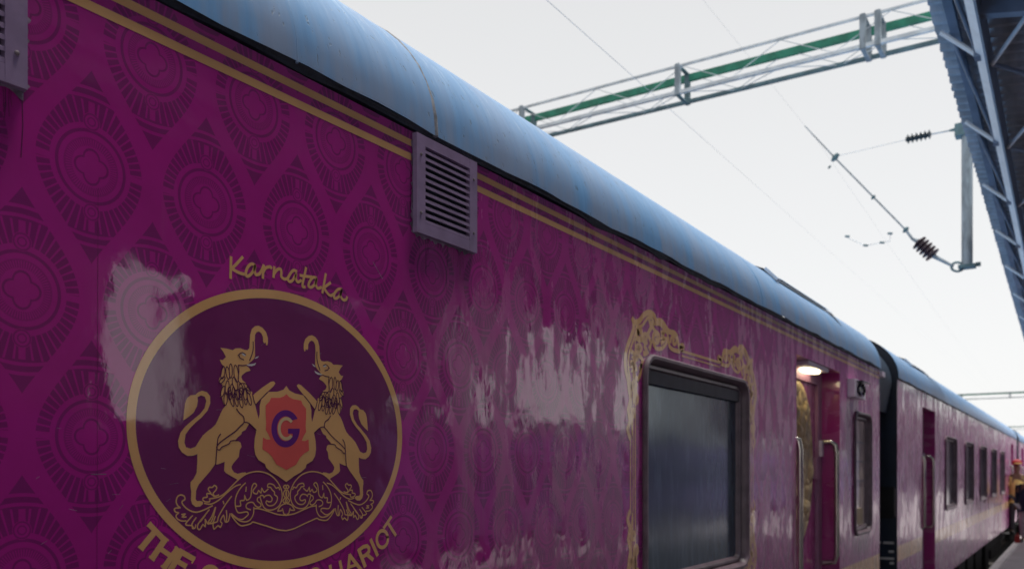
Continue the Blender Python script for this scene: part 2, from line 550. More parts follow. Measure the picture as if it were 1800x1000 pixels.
def coach_shell(root, x0, x1, recesses, windows, wall_m, detail=True):
    # side sheet with window holes and door notches
    outline = [(x0, ZB)]
    for a, b in sorted(recesses):
        outline += [(a, ZB), (a, DOOR_TOP), (b, DOOR_TOP), (b, ZB)]
    outline += [(x1, ZB), (x1, ZT), (x0, ZT)]
    loops = [[Vector((p[0], p[1], 0)) for p in outline]]
    for (a, b) in windows:
        loops.append([Vector((p[0], p[1], 0)) for p in rrect((a+b)/2, WZC, (b-a)/2, WHH, .085)][::-1])
    flat = [p for l in loops for p in l]
    mb = MB(); mb.v = [(p.x, YW, p.y) for p in flat]
    for t in tessellate_polygon(loops):
        a, c, d = (flat[i] for i in t)
        mb.f.append(tuple(t) if (c-a).cross(d-a).z > 0 else tuple(t[::-1]))
    mb.build('side_wall', wall_m, root)
    yb = 2*YC - YW
    MB().box(x0, x1, yb-.02, yb, ZB, ZT).build('far_side_wall', M['opp_side'], root)
    MB().box(x0+.02, x1-.02, YW+.25, yb-.03, ZB-.02, ZB+.06).build('floor', M['dark_iron'], root)
    n = max(2, int((x1-x0)/.12))
    xs = [x0 + (x1-x0)*i/n for i in range(n+1)]
    ph = random.uniform(0, 6)
    wob = lambda x: .0035*math.sin(x*7+ph) + .0022*math.sin(x*17.3+ph) + random.uniform(-.0012, .0012)
    rf = extrude_profile(roof_profile(), xs, wob); rf.sm = True
    roof = rf.build('roof', M['roof'], root)
    # lip returning under the roof edge, and sealant below it
    mb = MB()
    for i, x in enumerate(xs):
        jz = random.uniform(-.004, .004)
        if 2.3 < x < 4.6: jz += random.uniform(-.012, .006)
        mb.v += [(x, YW-.010, ZLIP+.003), (x, YW-.004, (ZLIP+ZT)/2+.004+jz*.5), (x, YW-.003, ZT+.005+jz), (x, YW+.03, ZT+.005+jz)]
    for i in range(len(xs)-1):
        for k in range(3):
            a = 4*i+k; mb.f.append((a, a+4, a+5, a+1))
    mb.build('sealant_strip', M['black'], root)
    # ends
    P = [(YW+.004, ZB), (YW+.004, ZT)] + roof_profile(.006)[1:-1] + [(2*YC-YW-.004, ZT), (2*YC-YW-.004, ZB)]
    for xe, sgn in ((x0+.003, 1), (x1-.003, -1)):
        mb = MB(); mb.v = [(xe, p[0], p[1]) for p in P]
        mb.f = [tuple(range(len(P))) if sgn > 0 else tuple(range(len(P)))[::-1]]
        mb.build('end_wall', M['navy'], root)
    # stripes in pieces between the vents are made by the caller
    return roof

def band(root, name, x0, x1, s0, s1, mat, lift=.0015):
    mb = MB()
    poly_add(mb, [(x0, s0*DC+H), (x1, s0*DC+H), (x1, s1*DC+H), (x0, s1*DC+H)], lift)
    return mb.build(name, mat, root)

def window(root, a, b, pane_m, dp=.082):
    xc, hw = (a+b)/2, (b-a)/2
    g = frame_sweep(xc, WZC, hw, WHH, .085,
        [(.012, -.001), (.014, -.010), (.006, -.020), (-.006, -.020), (-.014, -.008), (-.018, .006), (-.022, dp-.010), (-.034, dp-.012), (-.040, dp-.018), (-.048, dp-.014), (-.052, dp)], 6)
    w = g.build('window', M['rubber'], root)
    fr = frame_sweep(xc, WZC, hw-.022, WHH-.022, .065, [(0, dp-.015), (-.006, dp-.024), (-.018, dp-.024), (-.024, dp-.014), (-.030, dp+.002)], 6)
    fr.build('frame', M['trim'], w)
    pane(xc, WZC, hw-.045, WHH-.045, .045, YW+dp).build('pane', pane_m, w)
    return w

def door(root, a, b, lit, far=False):
    dp = .13
    yy = YW + dp
    rec = MB()
    rec.add([(a,YW,ZB),(a,yy+.05,ZB),(a,yy+.05,DOOR_TOP),(a,YW,DOOR_TOP)], [(0,1,2,3)])
    rec.add([(b,YW,ZB),(b,yy+.05,ZB),(b,yy+.05,DOOR_TOP),(b,YW,DOOR_TOP)], [(3,2,1,0)])
    rec.add([(a,YW,DOOR_TOP),(a,yy+.05,DOOR_TOP),(b,yy+.05,DOOR_TOP),(b,YW,DOOR_TOP)], [(0,1,2,3)])
    rec.build('door_recess', M['door'], root)
    fr = MB()
    fr.box(a+.002, a+.115, yy, yy+.045, ZB, DOOR_TOP-.002)
    fr.box(b-.115, b-.002, yy, yy+.045, ZB, DOOR_TOP-.002)
    fr.box(a+.115, b-.115, yy, yy+.045, DOOR_TOP-.10, DOOR_TOP-.002)
    fr.build('door_frame', M['frame_pink'], root)
    d = MB().box(a+.117, b-.117, yy+.022, yy+.06, ZB+.02, DOOR_TOP-.102).build('door', M['door'], root)
    xc = (a+b)/2; oc = .07+H
    if not far:
        mb = MB(); n = 48; rings = ((1.0, .0), (.97, .012), (.90, .012), (.87, .006), (.6, .014), (.3, .022), (.001, .026))
        for s, h in rings:
            for k in range(n):
                t = 2*math.pi*k/n
                mb.v.append((xc + .375*s*math.cos(t), yy+.021-h, oc + .58*s*math.sin(t)))
        for i in range(len(rings)-1):
            for k in range(n):
                k2 = (k+1) % n
                mb.f.append((i*n+k, i*n+k2, (i+1)*n+k2, (i+1)*n+k))
        mb.sm = True
        mb.build('oval_relief_panel', M['relief'], d)
        # raised figures and arch mouldings of the relief
        for k in range(26):
            t = random.uniform(0, 6.28); q = math.sqrt(random.random())*.82
            cx, cz = xc + .375*q*math.cos(t), oc + .58*q*math.sin(t)
            rx, rz = random.uniform(.03, .075), random.uniform(.035, .10)
            mb = MB()
            for j, (s, h) in enumerate(((1, 0), (.8, .016), (.45, .026), (.001, .030))):
                for i in range(12):
                    aa = 2*math.pi*i/12
                    mb.v.append((cx + rx*s*math.cos(aa), yy+.008-h, cz + rz*s*math.sin(aa)))
            for j in range(3):
                for i in range(12):
                    i2 = (i+1) % 12
                    mb.f.append((j*12+i, j*12+i2, (j+1)*12+i2, (j+1)*12+i))
            mb.sm = True
            mb.build('relief_figure', M['relief'], d)
        MB().box(b-.20, b-.15, yy-.01, yy+.022, H-.05, H+.11).build('door_lock', M['frame_pink'], d)
    MB().box(b-.085, b-.03, yy-.02, yy, .12+H, .24+H).build('latch_plate', M['box'], root)
    # handrails
    zt, zb = .175+H, -.62+H
    if far: zt -= .03
    hr = MB().tube([(b-.03, yy-.01, zt+.055), (b-.03, yy-.07, zt+.055), (b-.03, yy-.105, zt+.03), (b-.03, yy-.115, zt-.03), (b-.03, yy-.115, zb), (b-.03, yy-.10, zb-.05), (b-.03, yy-.01, zb-.06)], .019, 10)
    hr.build('handrail', M['steel'], root)
    hr = MB().tube([(a+.03, yy-.01, zt+.055), (a+.03, yy-.09, zt+.055), (a+.03, yy-.135, zt+.03), (a+.03, yy-.145, zt-.03), (a+.03, yy-.145, zb), (a+.03, yy-.10, zb-.05), (a+.03, yy-.01, zb-.06)], .019, 10)
    hr.build('handrail', M['steel'], root)
    MB().box(a+.1, b-.1, YW-.05, YW+.25, ZB-.26, ZB-.23).build('footstep', M['dark_iron'], root)
    if lit:
        h = MB().box(xc-.26, xc+.30, YW+.012, yy+.02, DOOR_TOP-.032, DOOR_TOP-.002).build('door_lamp', M['box'], root)
        m, nt, bs = nmat('lamp_lens')
        bs.inputs['Base Color'].default_value = (.9, .85, .6, 1)
        bs.inputs['Emission Color'].default_value = (1.0, .86, .50, 1)
        bs.inputs['Emission Strength'].default_value = 1.4
        mb = MB()
        for s, dz in ((1, .032), (.9, .046), (.5, .052), (.001, .053)):
            for k in range(20):
                t = 2*math.pi*k/20
                mb.v.append((xc+.06 + .19*s*math.cos(t), YW+.082 + .058*s*math.sin(t), DOOR_TOP - dz))
        for j in range(3):
            for k in range(20):
                k2 = (k+1) % 20
                mb.f.append((j*20+k, j*20+k2, (j+1)*20+k2, (j+1)*20+k))
        mb.sm = True
        mb.build('lamp_lens', m, h)
    return d

def underframe(root, x0, x1):
    yb = 2*YC - YW
    MB().box(x0+.3, x1-.3, YW+.28, yb-.28, -.25, ZB-.03).build('underframe', M['dark_iron'], root)
    for xb in (x0+3.0, x1-3.0):
        bo = MB().box(xb-.3, xb+.3, YW+.43, yb-.43, -.50, -.27).build('bogie', M['dark_iron'], root)
        for ya, yc_ in ((YW+.30, YW+.42), (yb-.42, yb-.30)):
            MB().box(xb-1.6, xb+1.6, ya, yc_, -.52, -.30).build('side_frame', M['dark_iron'], bo)
        for xa in (xb-1.28, xb+1.28):
            for yy in (2.29, 3.97):
                mb = MB(); n = 24
                for s, r in ((-.06, .40), (-.06, .455), (.06, .455), (.06, .40)):
                    for k in range(n):
                        t = 2*math.pi*k/n
                        mb.v.append((xa + r*math.cos(t), yy+s, -.385 + r*math.sin(t)))
                for j in range(3):
                    for k in range(n):
                        k2 = (k+1) % n
                        mb.f.append((j*n+k, j*n+k2, (j+1)*n+k2, (j+1)*n+k))
                mb.f.append(tuple(range(n))[::-1]); mb.f.append(tuple(3*n+k for k in range(n)))
                mb.build('wheel', M['rail'], bo)
    x = x0 + 5.5
    while x < x1 - 6.5:
        L = random.uniform(.8, 1.6)
        MB().box(x, x+L, YW+.22, YW+.9, -.55, ZB-.04).build('equipment_box', M['dark_iron'], root)
        x += L + random.uniform(.3, .9)

def hatch(roof, xa, xb):
    """flush roof panel near the eave with a dark strip laid along its lower edge as a shaded slot"""
    def on(a, x, lift):                     # a = angle along the roof corner
        y = YW - .014 + .60*(1-math.cos(a)) - lift*math.cos(a); z = ZLIP + .47*math.sin(a) + lift*math.sin(a)
        return (x, y, z)
    n = 16; mb = MB(); lip = MB()
    for i in range(n+1):
        t = i/n; x = xa + (xb-xa)*t
        lo = R(36 + 2*t) if t < .9 else R(37.8 - 14*(t-.9)/.1); hi = R(45 - 1.0*t) if t < .9 else R(44.1 - 5*(t-.9)/.1)
        mb.v += [on(lo, x, .006), on(hi, x, .010)]
        lip.v += [on(hi-R(.6), x, .016), on(hi+R(2.5), x, .018), on(R(62), x, .004)]
    for i in range(n):
        mb.f.append((2*i, 2*i+2, 2*i+3, 2*i+1))
        lip.f += [(3*i, 3*i+3, 3*i+4, 3*i+1), (3*i+1, 3*i+4, 3*i+5, 3*i+2)]
    mb.build('hatch_slot_shade', M['navy_cover'], roof)  # dark strip on the roof surface paints the shade of a recess
    lip.sm = True
    lip.build('roof_hatch', M['roof'], roof)
    p, q = on(R(34), xa-.03, .015), on(R(46), xa-.03, .02)
    MB().bar(p, q, .05, .02).build('hatch_bracket', M['canopy_pale'], roof)

# ---------------------------------------------------------------- coach 1
C1a, C1b = -9.0, wall(1546, 0)[0]
coach = empty('railway_coach', (C1a, YC, -.84), 'nearest magenta coach with round gold elephant crest and louvred vents', 'train coach', 'coaches of the magenta train')
D1 = (wall(1400, 0)[0], wall(1476, 0)[0])
W1 = (wall(1131, 0)[0], wall(1311, 0)[0])
W2 = (wall(1501, 0)[0], wall(1529, 0)[0])
roof1 = coach_shell(coach, C1a, C1b, [D1], [W1, W2], M['wall'])
underframe(coach, C1a, C1b)
V1 = (wall(727, 0)[0]-.006, wall(831, 0)[0])
V0 = (V1[0] - 1.318, V1[1] - 1.318)
for (a, b) in ((C1a+.05, V0[0]-.002), (V0[1]+.002, V1[0]-.004), (V1[1]+.004, C1b-.02)):
    band(coach, 'gold_stripe', a, b, .4657, .4760, M['gold'])
    band(coach, 'gold_stripe', a, b, .4870, .4970, M['gold'])
band(coach, 'gold_band', W1[0]+3.4 if False else D1[1]+.01, C1b-.01, -.49, -.403, M['gold'])
band(coach, 'gold_band', C1a+.05, D1[0]-.01, -.49, -.403, M['gold'])

# vents
def vent(root, a, b):
    z0, z1 = .6465+H, .914+H
    xi0, xi1, zi0, zi1 = a+.037, b-.037, .677+H, .886+H
    mb = MB(); yo = YW - .016
    def ringface(xa, xb, za, zb_): mb.box(xa, xb, yo, YW-.0005, za, zb_)
    ringface(a, xi0, z0, z1); ringface(xi1, b, z0, z1)
    mb.box(xi0, xi1, yo+.0004, YW-.0005, zi1, z1); mb.box(xi0, xi1, yo+.0004, YW-.0005, z0, zi0)
    v = mb.build('vent', M['vent'], root)
    MB().box(xi0, xi1, YW-.0012, YW-.0004, zi0, zi1).build('backing', M['black'], v)
    n = 11
    for k in range(n):
        zc = zi0 + (zi1-zi0)*(k+.5)/n
        s = MB()
        hh = (zi1-zi0)/n
        s.add([(xi0, yo+.001, zc-hh*.06), (xi1, yo+.001, zc-hh*.06), (xi1, YW-.002, zc+hh*.42), (xi0, YW-.002, zc+hh*.42),
               (xi0, yo+.001, zc-hh*.46), (xi1, yo+.001, zc-hh*.46), (xi1, YW-.001, zc+hh*.30), (xi0, YW-.001, zc+hh*.30)],
              [(0,1,2,3),(7,6,5,4),(4,5,1,0),(3,2,6,7)])
        s.build('louvre_slat', M['vent'], v)
    for sx in (a+.018, b-.018):
        for sz in (z0+.055, z1-.055):
            s = MB(); m = 10
            for r, h in ((.0045, 0), (.004, .002), (.0015, .003)):
                for q in range(m):
                    t = 2*math.pi*q/m
                    s.v.append((sx + r*math.cos(t), yo-h, sz + r*math.sin(t)))
            for j in range(2):
                for q in range(m):
                    q2 = (q+1) % m
                    s.f.append((j*m+q, j*m+q2, (j+1)*m+q2, (j+1)*m+q))
            s.f.append(tuple(2*m+q for q in range(m)))
            s.build('screw', M['trim'], v)
    # dried adhesive round the edge
    mb = MB()
    for (p, q, nx, nz) in (((a, z0), (b, z0), 0, -1), ((b, z0), (b, z1-.05), 1, 0), ((a, z0), (a, z1-.02), -1, 0)):
        m = 36; pts = []
        for i in range(m+1):
            t = i/m
            w = .0025 + max(0, random.gauss(.002, .004)) + (.006 if random.random() < .12 else 0)
            pts.append((p[0]+(q[0]-p[0])*t + nx*w, p[1]+(q[1]-p[1])*t + nz*w))
        base = len(mb.v)
        for i in range(m+1):
            t = i/m
            mb.v.append((p[0]+(q[0]-p[0])*t - nx*.003, YW-.0025, p[1]+(q[1]-p[1])*t - nz*.003))
            mb.v.append((pts[i][0], YW-.0022, pts[i][1]))
        for i in range(m):
            c_ = base+2*i
            mb.f.append((c_, c_+2, c_+3, c_+1) if nz < 0 or nx < 0 else (c_, c_+1, c_+3, c_+2))
    mb.build('adhesive_smear', M['smear'], v)
    return v
vent(coach, *V0)
vent(coach, *V1)

mb = MB()     # grime washed down from the vent edges
for (a, b) in (V0, V1):
    for k in range(14):
        xx = random.uniform(a, b); ll = random.uniform(.02, .14); zz = .6465 + H - .004
        stroke_add(mb, [(xx, zz), (xx + random.uniform(-.002, .002), zz - ll*.5), (xx + random.uniform(-.003, .003), zz - ll)], random.uniform(.0006, .0016), .0012)
tag(mb.build('grime_runs', M['ink'], coach), kind='stuff')

# roof weld seams
def seam(x, r, mat, lean=.0):
    P = roof_profile()[:22]
    MB().tube([(x + lean*i/21 + random.uniform(-.001, .001), p[0]+r*.55, p[1]-r*.45) for i, p in enumerate(P)], [r*random.uniform(.8, 1.25) for _ in P], 6).build('weld_seam', mat, roof1)
seam(1.925, .0075, M['weld'], -.02)
seam(1.41, .004, M['roof'], .0)
seam(4.9, .004, M['roof'])
hatch(roof1, wall(1400, 0)[0]-.1, wall(1400, 0)[0]+1.45)

# windows and door
win1 = window(coach, *W1, M['glass'], .040)
MB().box(W1[0]+.06, W1[1]-.06, YW+.018, YW+.0385, WZ1-.105, WZ1-.050).build('top_shade_bar', M['top_shade'], win1)  # dark bar standing in for the shade along the window top
win2 = window(coach, *W2, M['pale_glass'], .036)
MB().box(W2[0]+.07, W2[1]-.16, YW+.026, YW+.035, WZ0+.07, WZ0+.20).build('folded_cloth', M['cream'], win2)
for k in range(3):
    MB().box(W2[0]+.06, W2[1]-.06, YW+.030, YW+.0355, WZ0+.42+.16*k, WZ0+.435+.16*k).build('blind_bar', M['trim'], win2)
door(coach, *D1, lit=True)
# speaker housing with ring badge
bx0, bx1 = 7.10, 7.50
hb = MB().box(bx0, bx1, YW-.055, YW-.001, .585+H, .725+H).build('camera_housing', M['box'], coach)
mb = MB(); cxh, czh = (bx0+bx1)/2, .65+H
for s, d in ((1.0, .055), (1.0, .075), (.8, .078), (.72, .062), (.5, .062), (.45, .070), (.001, .074)):
    for k in range(24):
        t = 2*math.pi*k/24
        mb.v.append((cxh + .115*s*math.cos(t), YW-d, czh + .052*s*math.sin(t)))
for j in range(6):
    for k in range(24):
        k2 = (k+1) % 24
        mb.f.append((j*24+k, j*24+k2, (j+1)*24+k2, (j+1)*24+k))
mb.sm = True
mb.build('lens_ring', M['lens'], hb)
MB().box(cxh-.14, cxh+.14, YW-.10, YW-.056, .702+H, .712+H).build('hood', M['lens'], hb)
MB().box(C1b-.03, C1b+.10, YW-.03, YW+.05, ZLIP-.075, ZLIP-.03).build('end_lamp', M['box'], coach)
# gangway between the coaches
C2a = wall(1577, 0)[0]
mb = extrude_profile([(YW+.09, ZLIP-.35)] + roof_profile(.055), [C1b+.002, C1b+.2, C1b+.4, C1b+.6, C2a-.05]); mb.sm = True
mb.build('gangway_cover', M['navy_cover'], coach)
mb = MB()
for k in range(7):
    xx = C1b + .05 + k*.12
    mb.box(xx, xx+.07, YW+.72, 2*YC-YW-.72, ZB-.1, ZLIP-.2)
mb.build('gangway_bellows', M['navy_cover'], coach)

# ---------------------------------------------------------------- crest on coach 1
XC, ZC = 1.392, .095+H
AX, AZ, RW = .4007, .313, .0193
crest = MB()
ell = lambda a, b, n=120: [(XC + a*math.cos(2*math.pi*k/n), ZC + b*math.sin(2*math.pi*k/n)) for k in range(n)]
poly_add(crest, ell(AX-RW*.6, AZ-RW*.6), .0010)
crest = crest.build('crest', M['disc'], coach)
mb = MB(); o_, i_ = ell(AX, AZ, 160), ell(AX-RW, AZ-RW, 160)
mb.v = [(p[0], YW-.0005, p[1]) for p in o_ + i_]
mb.f = [(k, (k+1) % 160, 160+(k+1) % 160, 160+k) for k in range(160)]
mb.build('crest_ring', M['gold'], crest)

E1, E2, E3, E4 = crop(370,560,7.142), crop(300,680,6.25), crop(300,800,7.143), crop(430,660,5.264)
XM = wall(502.6, 0)[0]
mir = lambda pts: [(2*XM - p[0], p[1]) for p in pts]
def both(pts): return (pts, mir(pts))

head = E1([(120,365),(200,375),(275,395),(310,372),(370,370),(420,390),(460,395),(483,370),(489,290),(495,200),(515,130),(555,95),(600,88),(650,115),(695,170),(716,240),(718,300),(708,338),(694,328),(690,300),(668,308),(656,285),(655,230),(635,185),(605,160),(575,170),(556,200),(551,280),(554,380),(556,460),(545,500),(515,530),(490,550),(468,575),(445,590),(480,615),(500,650),(440,670),(395,705),(382,730),(397,770),(435,800),(460,860),(495,905),(522,925)]) \
    + E2([(890,75),(905,130),(925,195),(945,280),(965,355),(975,480),(935,560)])
back = E2([(935,475),(860,400),(820,470),(780,490),(775,515),(740,545),(700,590),(735,590),(765,610),(776,655),(755,690),(745,765),(685,838),(665,870)]) \
    + E3([(765,170),(790,210),(840,230),(890,215),(938,212),(945,225),(900,262),(840,306),(740,250),(690,220),(666,190),(675,78),(620,100),(573,116),(560,100),(545,122),(490,200),(420,280),(345,370),(316,440),(309,545),(326,572),(370,570),(400,580),(402,610),(365,640),(310,645),(266,610),(251,560),(255,450),(245,390),(246,335),(286,290),(322,220),(331,80)]) \
    + E2([(290,735),(240,752),(180,755),(120,715),(85,660),(78,590),(105,500),(160,430),(240,360),(320,295),(370,230),(388,150),(370,105),(330,92),(291,110),(295,150),(285,210),(250,280),(190,330),(135,365),(145,260),(155,180),(175,125),(215,90),(270,85),(295,60),(340,40),(395,55),(430,100),(432,180),(400,260),(340,330),(270,390),(210,450),(160,520),(148,610),(165,660),(215,675),(270,655),(310,590),(350,530),(400,485),(450,450),(490,410),(520,350),(545,290),(570,240),(600,205),(580,190),(560,110),(540,105)]) \
    + E1([(135,900),(150,830),(100,785),(105,755),(135,700),(145,640),(165,600),(135,565),(112,515),(150,520),(190,480),(160,420)])
arm = E4([(72,185),(95,162),(160,110),(240,56),(268,52),(282,70),(266,95),(205,155),(140,222),(98,270)])
ink_lines = [ (E1([(530,290),(531,380),(515,450),(485,525)]), 1.5), (E1([(345,584),(400,589),(445,583)]), 1.5),
    (E1([(340,462),(368,436),(400,426),(438,452)]), 1.3), (E1([(355,465),(366,492),(412,516)]), 1.5),
    (E1([(345,584),(352,660),(342,760),(365,805),(420,812)]), 1.4),
    (E2([(720,240),(750,285),(795,325),(802,386),(770,420),(700,490),(600,560),(520,625),(500,665)]), 1.6),
    (E2([(802,386),(855,397),(935,472)]), 1.6), (E2([(545,515),(516,560),(506,640),(498,740),(490,850)]), 1.6),
    (E2([(505,682),(532,690),(556,660),(600,640),(640,618),(660,590),(740,588)]), 1.5),
    (E4([(98,272),(140,224),(205,157)]), 1.5), (E4([(72,185),(85,240),(98,270)]), 1.5) ]
feath = []
for (f, cx, cy, L, w, a) in ((E1,150,675,80,26,8),(E1,212,680,80,22,-8),(E1,250,655,90,20,0),(E1,318,690,110,28,-6),(E1,302,815,85,30,-12),(E1,205,865,90,24,4),(E1,270,890,70,24,-6),(E1,380,885,70,26,-10),(E1,455,860,60,22,-40),(E1,150,910,70,22,14),(E1,330,955,65,24,-4),(E1,432,945,75,24,-4),(E1,375,960,60,20,-2),(E1,240,960,60,20,2),(E1,140,770,55,22,40),
                         (E2,600,130,70,20,4),(E2,640,50,50,18,0),(E2,690,60,60,18,-4),(E2,665,140,75,18,-16),(E2,715,140,75,18,-10),(E2,770,60,55,18,0),(E2,768,150,78,20,-10),(E2,818,110,85,20,-4),(E2,860,130,70,18,-14),(E2,850,40,40,16,-20),(E2,740,80,60,16,-6)):
    P = []
    for k in range(13):
        t = 2*math.pi*k/12
        u, v = w*math.sin(t)*(1 if abs(math.sin(t)) > .1 else .6), L*-math.cos(t)
        ca, sa = math.cos(R(a)), math.sin(R(a))
        P.append((cx + u*ca - v*sa, cy + u*sa + v*ca))
    feath.append(f(P))
PXM = 1.30/1393.5 / CS * YW          # one photo pixel on the crest, metres
for side in (0, 1):
    g = (lambda p: p) if side == 0 else mir
    mb = MB()
    outline = head + back
    poly_add(mb, g(outline), .0022)
    poly_add(mb, g(arm), .0024)
    el = mb.build('elephant_lion', M['gold'], crest)
    mb = MB()
    for p, w in ink_lines: stroke_add(mb, smooth_line(g(p), 3), w*PXM, .0030)
    for p in feath: stroke_add(mb, g(p), 1.25*PXM, .0029)
    mb.build('crest_line_work', M['ink'], crest)
    mb = MB()
    poly_add(mb, g(E1([(385,440),(402,434),(438,458),(430,470),(405,462)])), .0032)
    poly_add(mb, g(E1([(445,575),(500,570),(545,562),(568,550),(555,580),(515,595),(470,590)])), .0032)
    poly_add(mb, g(E1([(550,495),(575,477),(606,469),(582,495),(556,503)])), .0032)
    mb.build('tusk', M['white_ink'], crest)
sh = E4([(384,95),(355,130),(300,148),(220,150),(150,220),(135,280),(135,350),(125,405),(105,510),(90,580),(85,660),(95,730),(125,780),(185,815),(195,850),(240,890),(310,930),(375,982)])
sh[0] = (XM, sh[0][1]); sh[-1] = (XM, sh[-1][1])
mb = MB(); poly_add(mb, sh + mir(sh)[1:-1][::-1], .0034)
shield = mb.build('shield', M['gold'], crest)
rd = E4([(384,170),(360,190),(320,205),(240,205),(225,240),(190,275),(190,360),(195,440),(190,500),(215,540),(235,590),(200,590),(165,570),(160,680),(210,710),(250,750),(290,820),(345,850),(375,872)])
rd[0] = (XM, rd[0][1]); rd[-1] = (XM, rd[-1][1])
mb = MB(); poly_add(mb, rd + mir(rd)[1:-1][::-1], .0042)
mb.build('shield_field', M['red_ink'], crest)
def arcpts(cx, cy, rx, ry, a0, a1, n=40):
    return [(cx + rx*math.cos(R(a0+(a1-a0)*k/n)), cy + ry*math.sin(R(a0+(a1-a0)*k/n))) for k in range(n+1)]
mb = MB()     # the letter G
poly_add(mb, E4(arcpts(374,490,131,172,-32,-360) + [(396,490),(396,535),(440,535)] + arcpts(374,490,80,116,-328,-42)), .0048)
mb.build('letter_g', M['purple_ink'], crest)
mb = MB()
poly_add(mb, E4(arcpts(380,490,78,108,-40,-318) + arcpts(380,490,52,78,-318,-40)), .0052)
mb.build('letter_c', M['cream_ink'], crest)
# foliage scroll under the shield
fl = [
 [(420,600),(500,610),(600,560),(700,470),(800,390),(875,362)],
 [(480,545),(600,520),(680,470),(760,390),(850,300),(940,235),(1040,205),(1140,205),(1240,240),(1320,310),(1370,390),(1395,470),(1390,560),(1350,640),(1280,680),(1210,680),(1160,640),(1130,560),(1120,510),(1150,500),(1172,525)],
 [(1165,530),(1190,505),(1240,500),(1270,540),(1260,575),(1230,580),(1200,570),(1195,600),(1230,630),(1290,620),(1330,570),(1335,520),(1300,490),(1300,460),(1270,430),(1250,400),(1215,395),(1220,360),(1250,355),(1290,370),(1320,410),(1350,400),(1365,430)],
 [(935,345),(880,400),(830,480),(808,560),(810,640),(830,700),(860,720),(920,710),(960,710),(970,740),(940,770),(900,800),(860,800),(820,780),(760,730)],
 [(815,635),(875,630),(870,570),(920,560),(925,500),(950,560),(1000,520),(1015,400),(1045,350),(1075,370),(1060,400),(1030,440),(1040,470),(1080,480),(1100,440),(1130,470),(1140,410),(1170,460),(1220,420)],
 [(1000,680),(950,660),(945,620),(980,590),(1030,590),(1060,630),(1100,650),(1130,630),(1120,600),(1085,570),(1090,530),(1120,520)],
 [(1050,665),(1120,670),(1220,700),(1340,740),(1445,750)],
 [(1040,650),(1035,730),(1000,800),(950,830),(880,825),(820,790),(760,740)],
 [(760,750),(800,810),(860,870),(910,880),(1000,855),(1030,835),(1120,860),(1220,890),(1340,930),(1445,943)],
 [(520,630),(420,680),(330,710),(260,700),(190,660),(140,600),(145,570),(175,550),(165,510),(120,495),(80,520),(65,580),(85,630),(115,655),(60,660),(40,680),(60,710),(95,720),(65,750),(75,790),(130,820),(190,820)],
 [(270,755),(220,810),(185,855),(200,875),(260,880),(270,915),(300,910),(312,870)],
 [(315,780),(262,860),(282,905)], [(480,680),(400,780),(340,860),(335,915),(365,925),(400,865),(430,890),(430,800)],
 [(430,800),(470,860),(520,800),(560,650)], [(555,655),(510,770),(470,835),(520,850),(555,765)],
 [(760,512),(680,620),(600,760),(580,830),(530,850),(540,922),(590,880),(620,900),(640,850),(620,820),(660,750),(680,830),(720,820),(742,730)],
 [(695,690),(700,760),(695,822)], [(655,575),(665,605)], [(945,395),(940,450)], [(135,740),(180,735),(140,770),(190,770)],
 [(500,470),(470,430),(480,400),(520,400),(545,375),(575,400),(560,440),(530,475),(550,510),(600,495)],
 [(500,480),(450,480),(455,520),(410,530),(400,555),(430,580),(480,580),(490,552)],
 [(500,480),(545,515)], [(370,830),(430,750)],
 [(1435,420),(1412,395),(1435,372),(1450,395),(1435,420)], [(1435,425),(1412,480),(1435,530),(1455,480),(1435,425)], [(1435,530),(1405,570),(1435,597),(1460,568),(1435,530)],
 [(1340,695),(1370,640),(1410,612),(1440,605)], [(1340,697),(1390,690),(1400,670),(1416,730),(1438,738)],
]
for g in ((lambda p: p), mir):
    mb = MB()
    for s in fl: stroke_add(mb, smooth_line(g(E3(s)), 3), 1.75*PXM, .0020)
    mb.build('foliage_scroll', M['gold'], crest)

# script word above the crest
K = crop(380, 440, 6.923)
ks = [[(178,85),(175,200),(172,335)], [(318,85),(250,160),(190,220)], [(190,225),(270,270),(335,290)],
 [(470,185),(430,165),(385,200),(360,260),(365,310),(395,310),(440,265),(470,190),(465,250),(480,295),(520,290)],
 [(520,290),(552,240),(575,185)], [(575,185),(568,260),(565,335)], [(567,270),(600,215),(650,200),(668,215)],
 [(705,205),(700,260),(695,325)], [(698,290),(740,235),(780,230),(790,270),(790,320),(830,350),(870,340)],
 [(975,255),(935,245),(895,290),(870,345),(890,380),(930,360),(970,290),(965,340),(990,385),(1030,365)],
 [(1090,215),(1070,310),(1050,400),(1050,440),(1075,445)], [(1020,305),(1080,315),(1160,325)],
 [(1215,335),(1175,330),(1135,380),(1120,430),(1150,450),(1190,420),(1220,350),(1210,410),(1230,460),(1275,450)],
 [(1330,290),(1310,400),(1290,515)], [(1385,395),(1340,430),(1305,455)], [(1310,460),(1350,520),(1390,550),(1430,530)],
 [(1520,470),(1480,475),(1440,520),(1430,570),(1455,585),(1500,550),(1525,480),(1510,550),(1540,600),(1575,600),(1590,570)]]
mb = MB()
for s in ks: stroke_add(mb, smooth_line(K(s), 4), 4.0*PXM, .0016)
mb.build('script_lettering', M['gold'], coach)

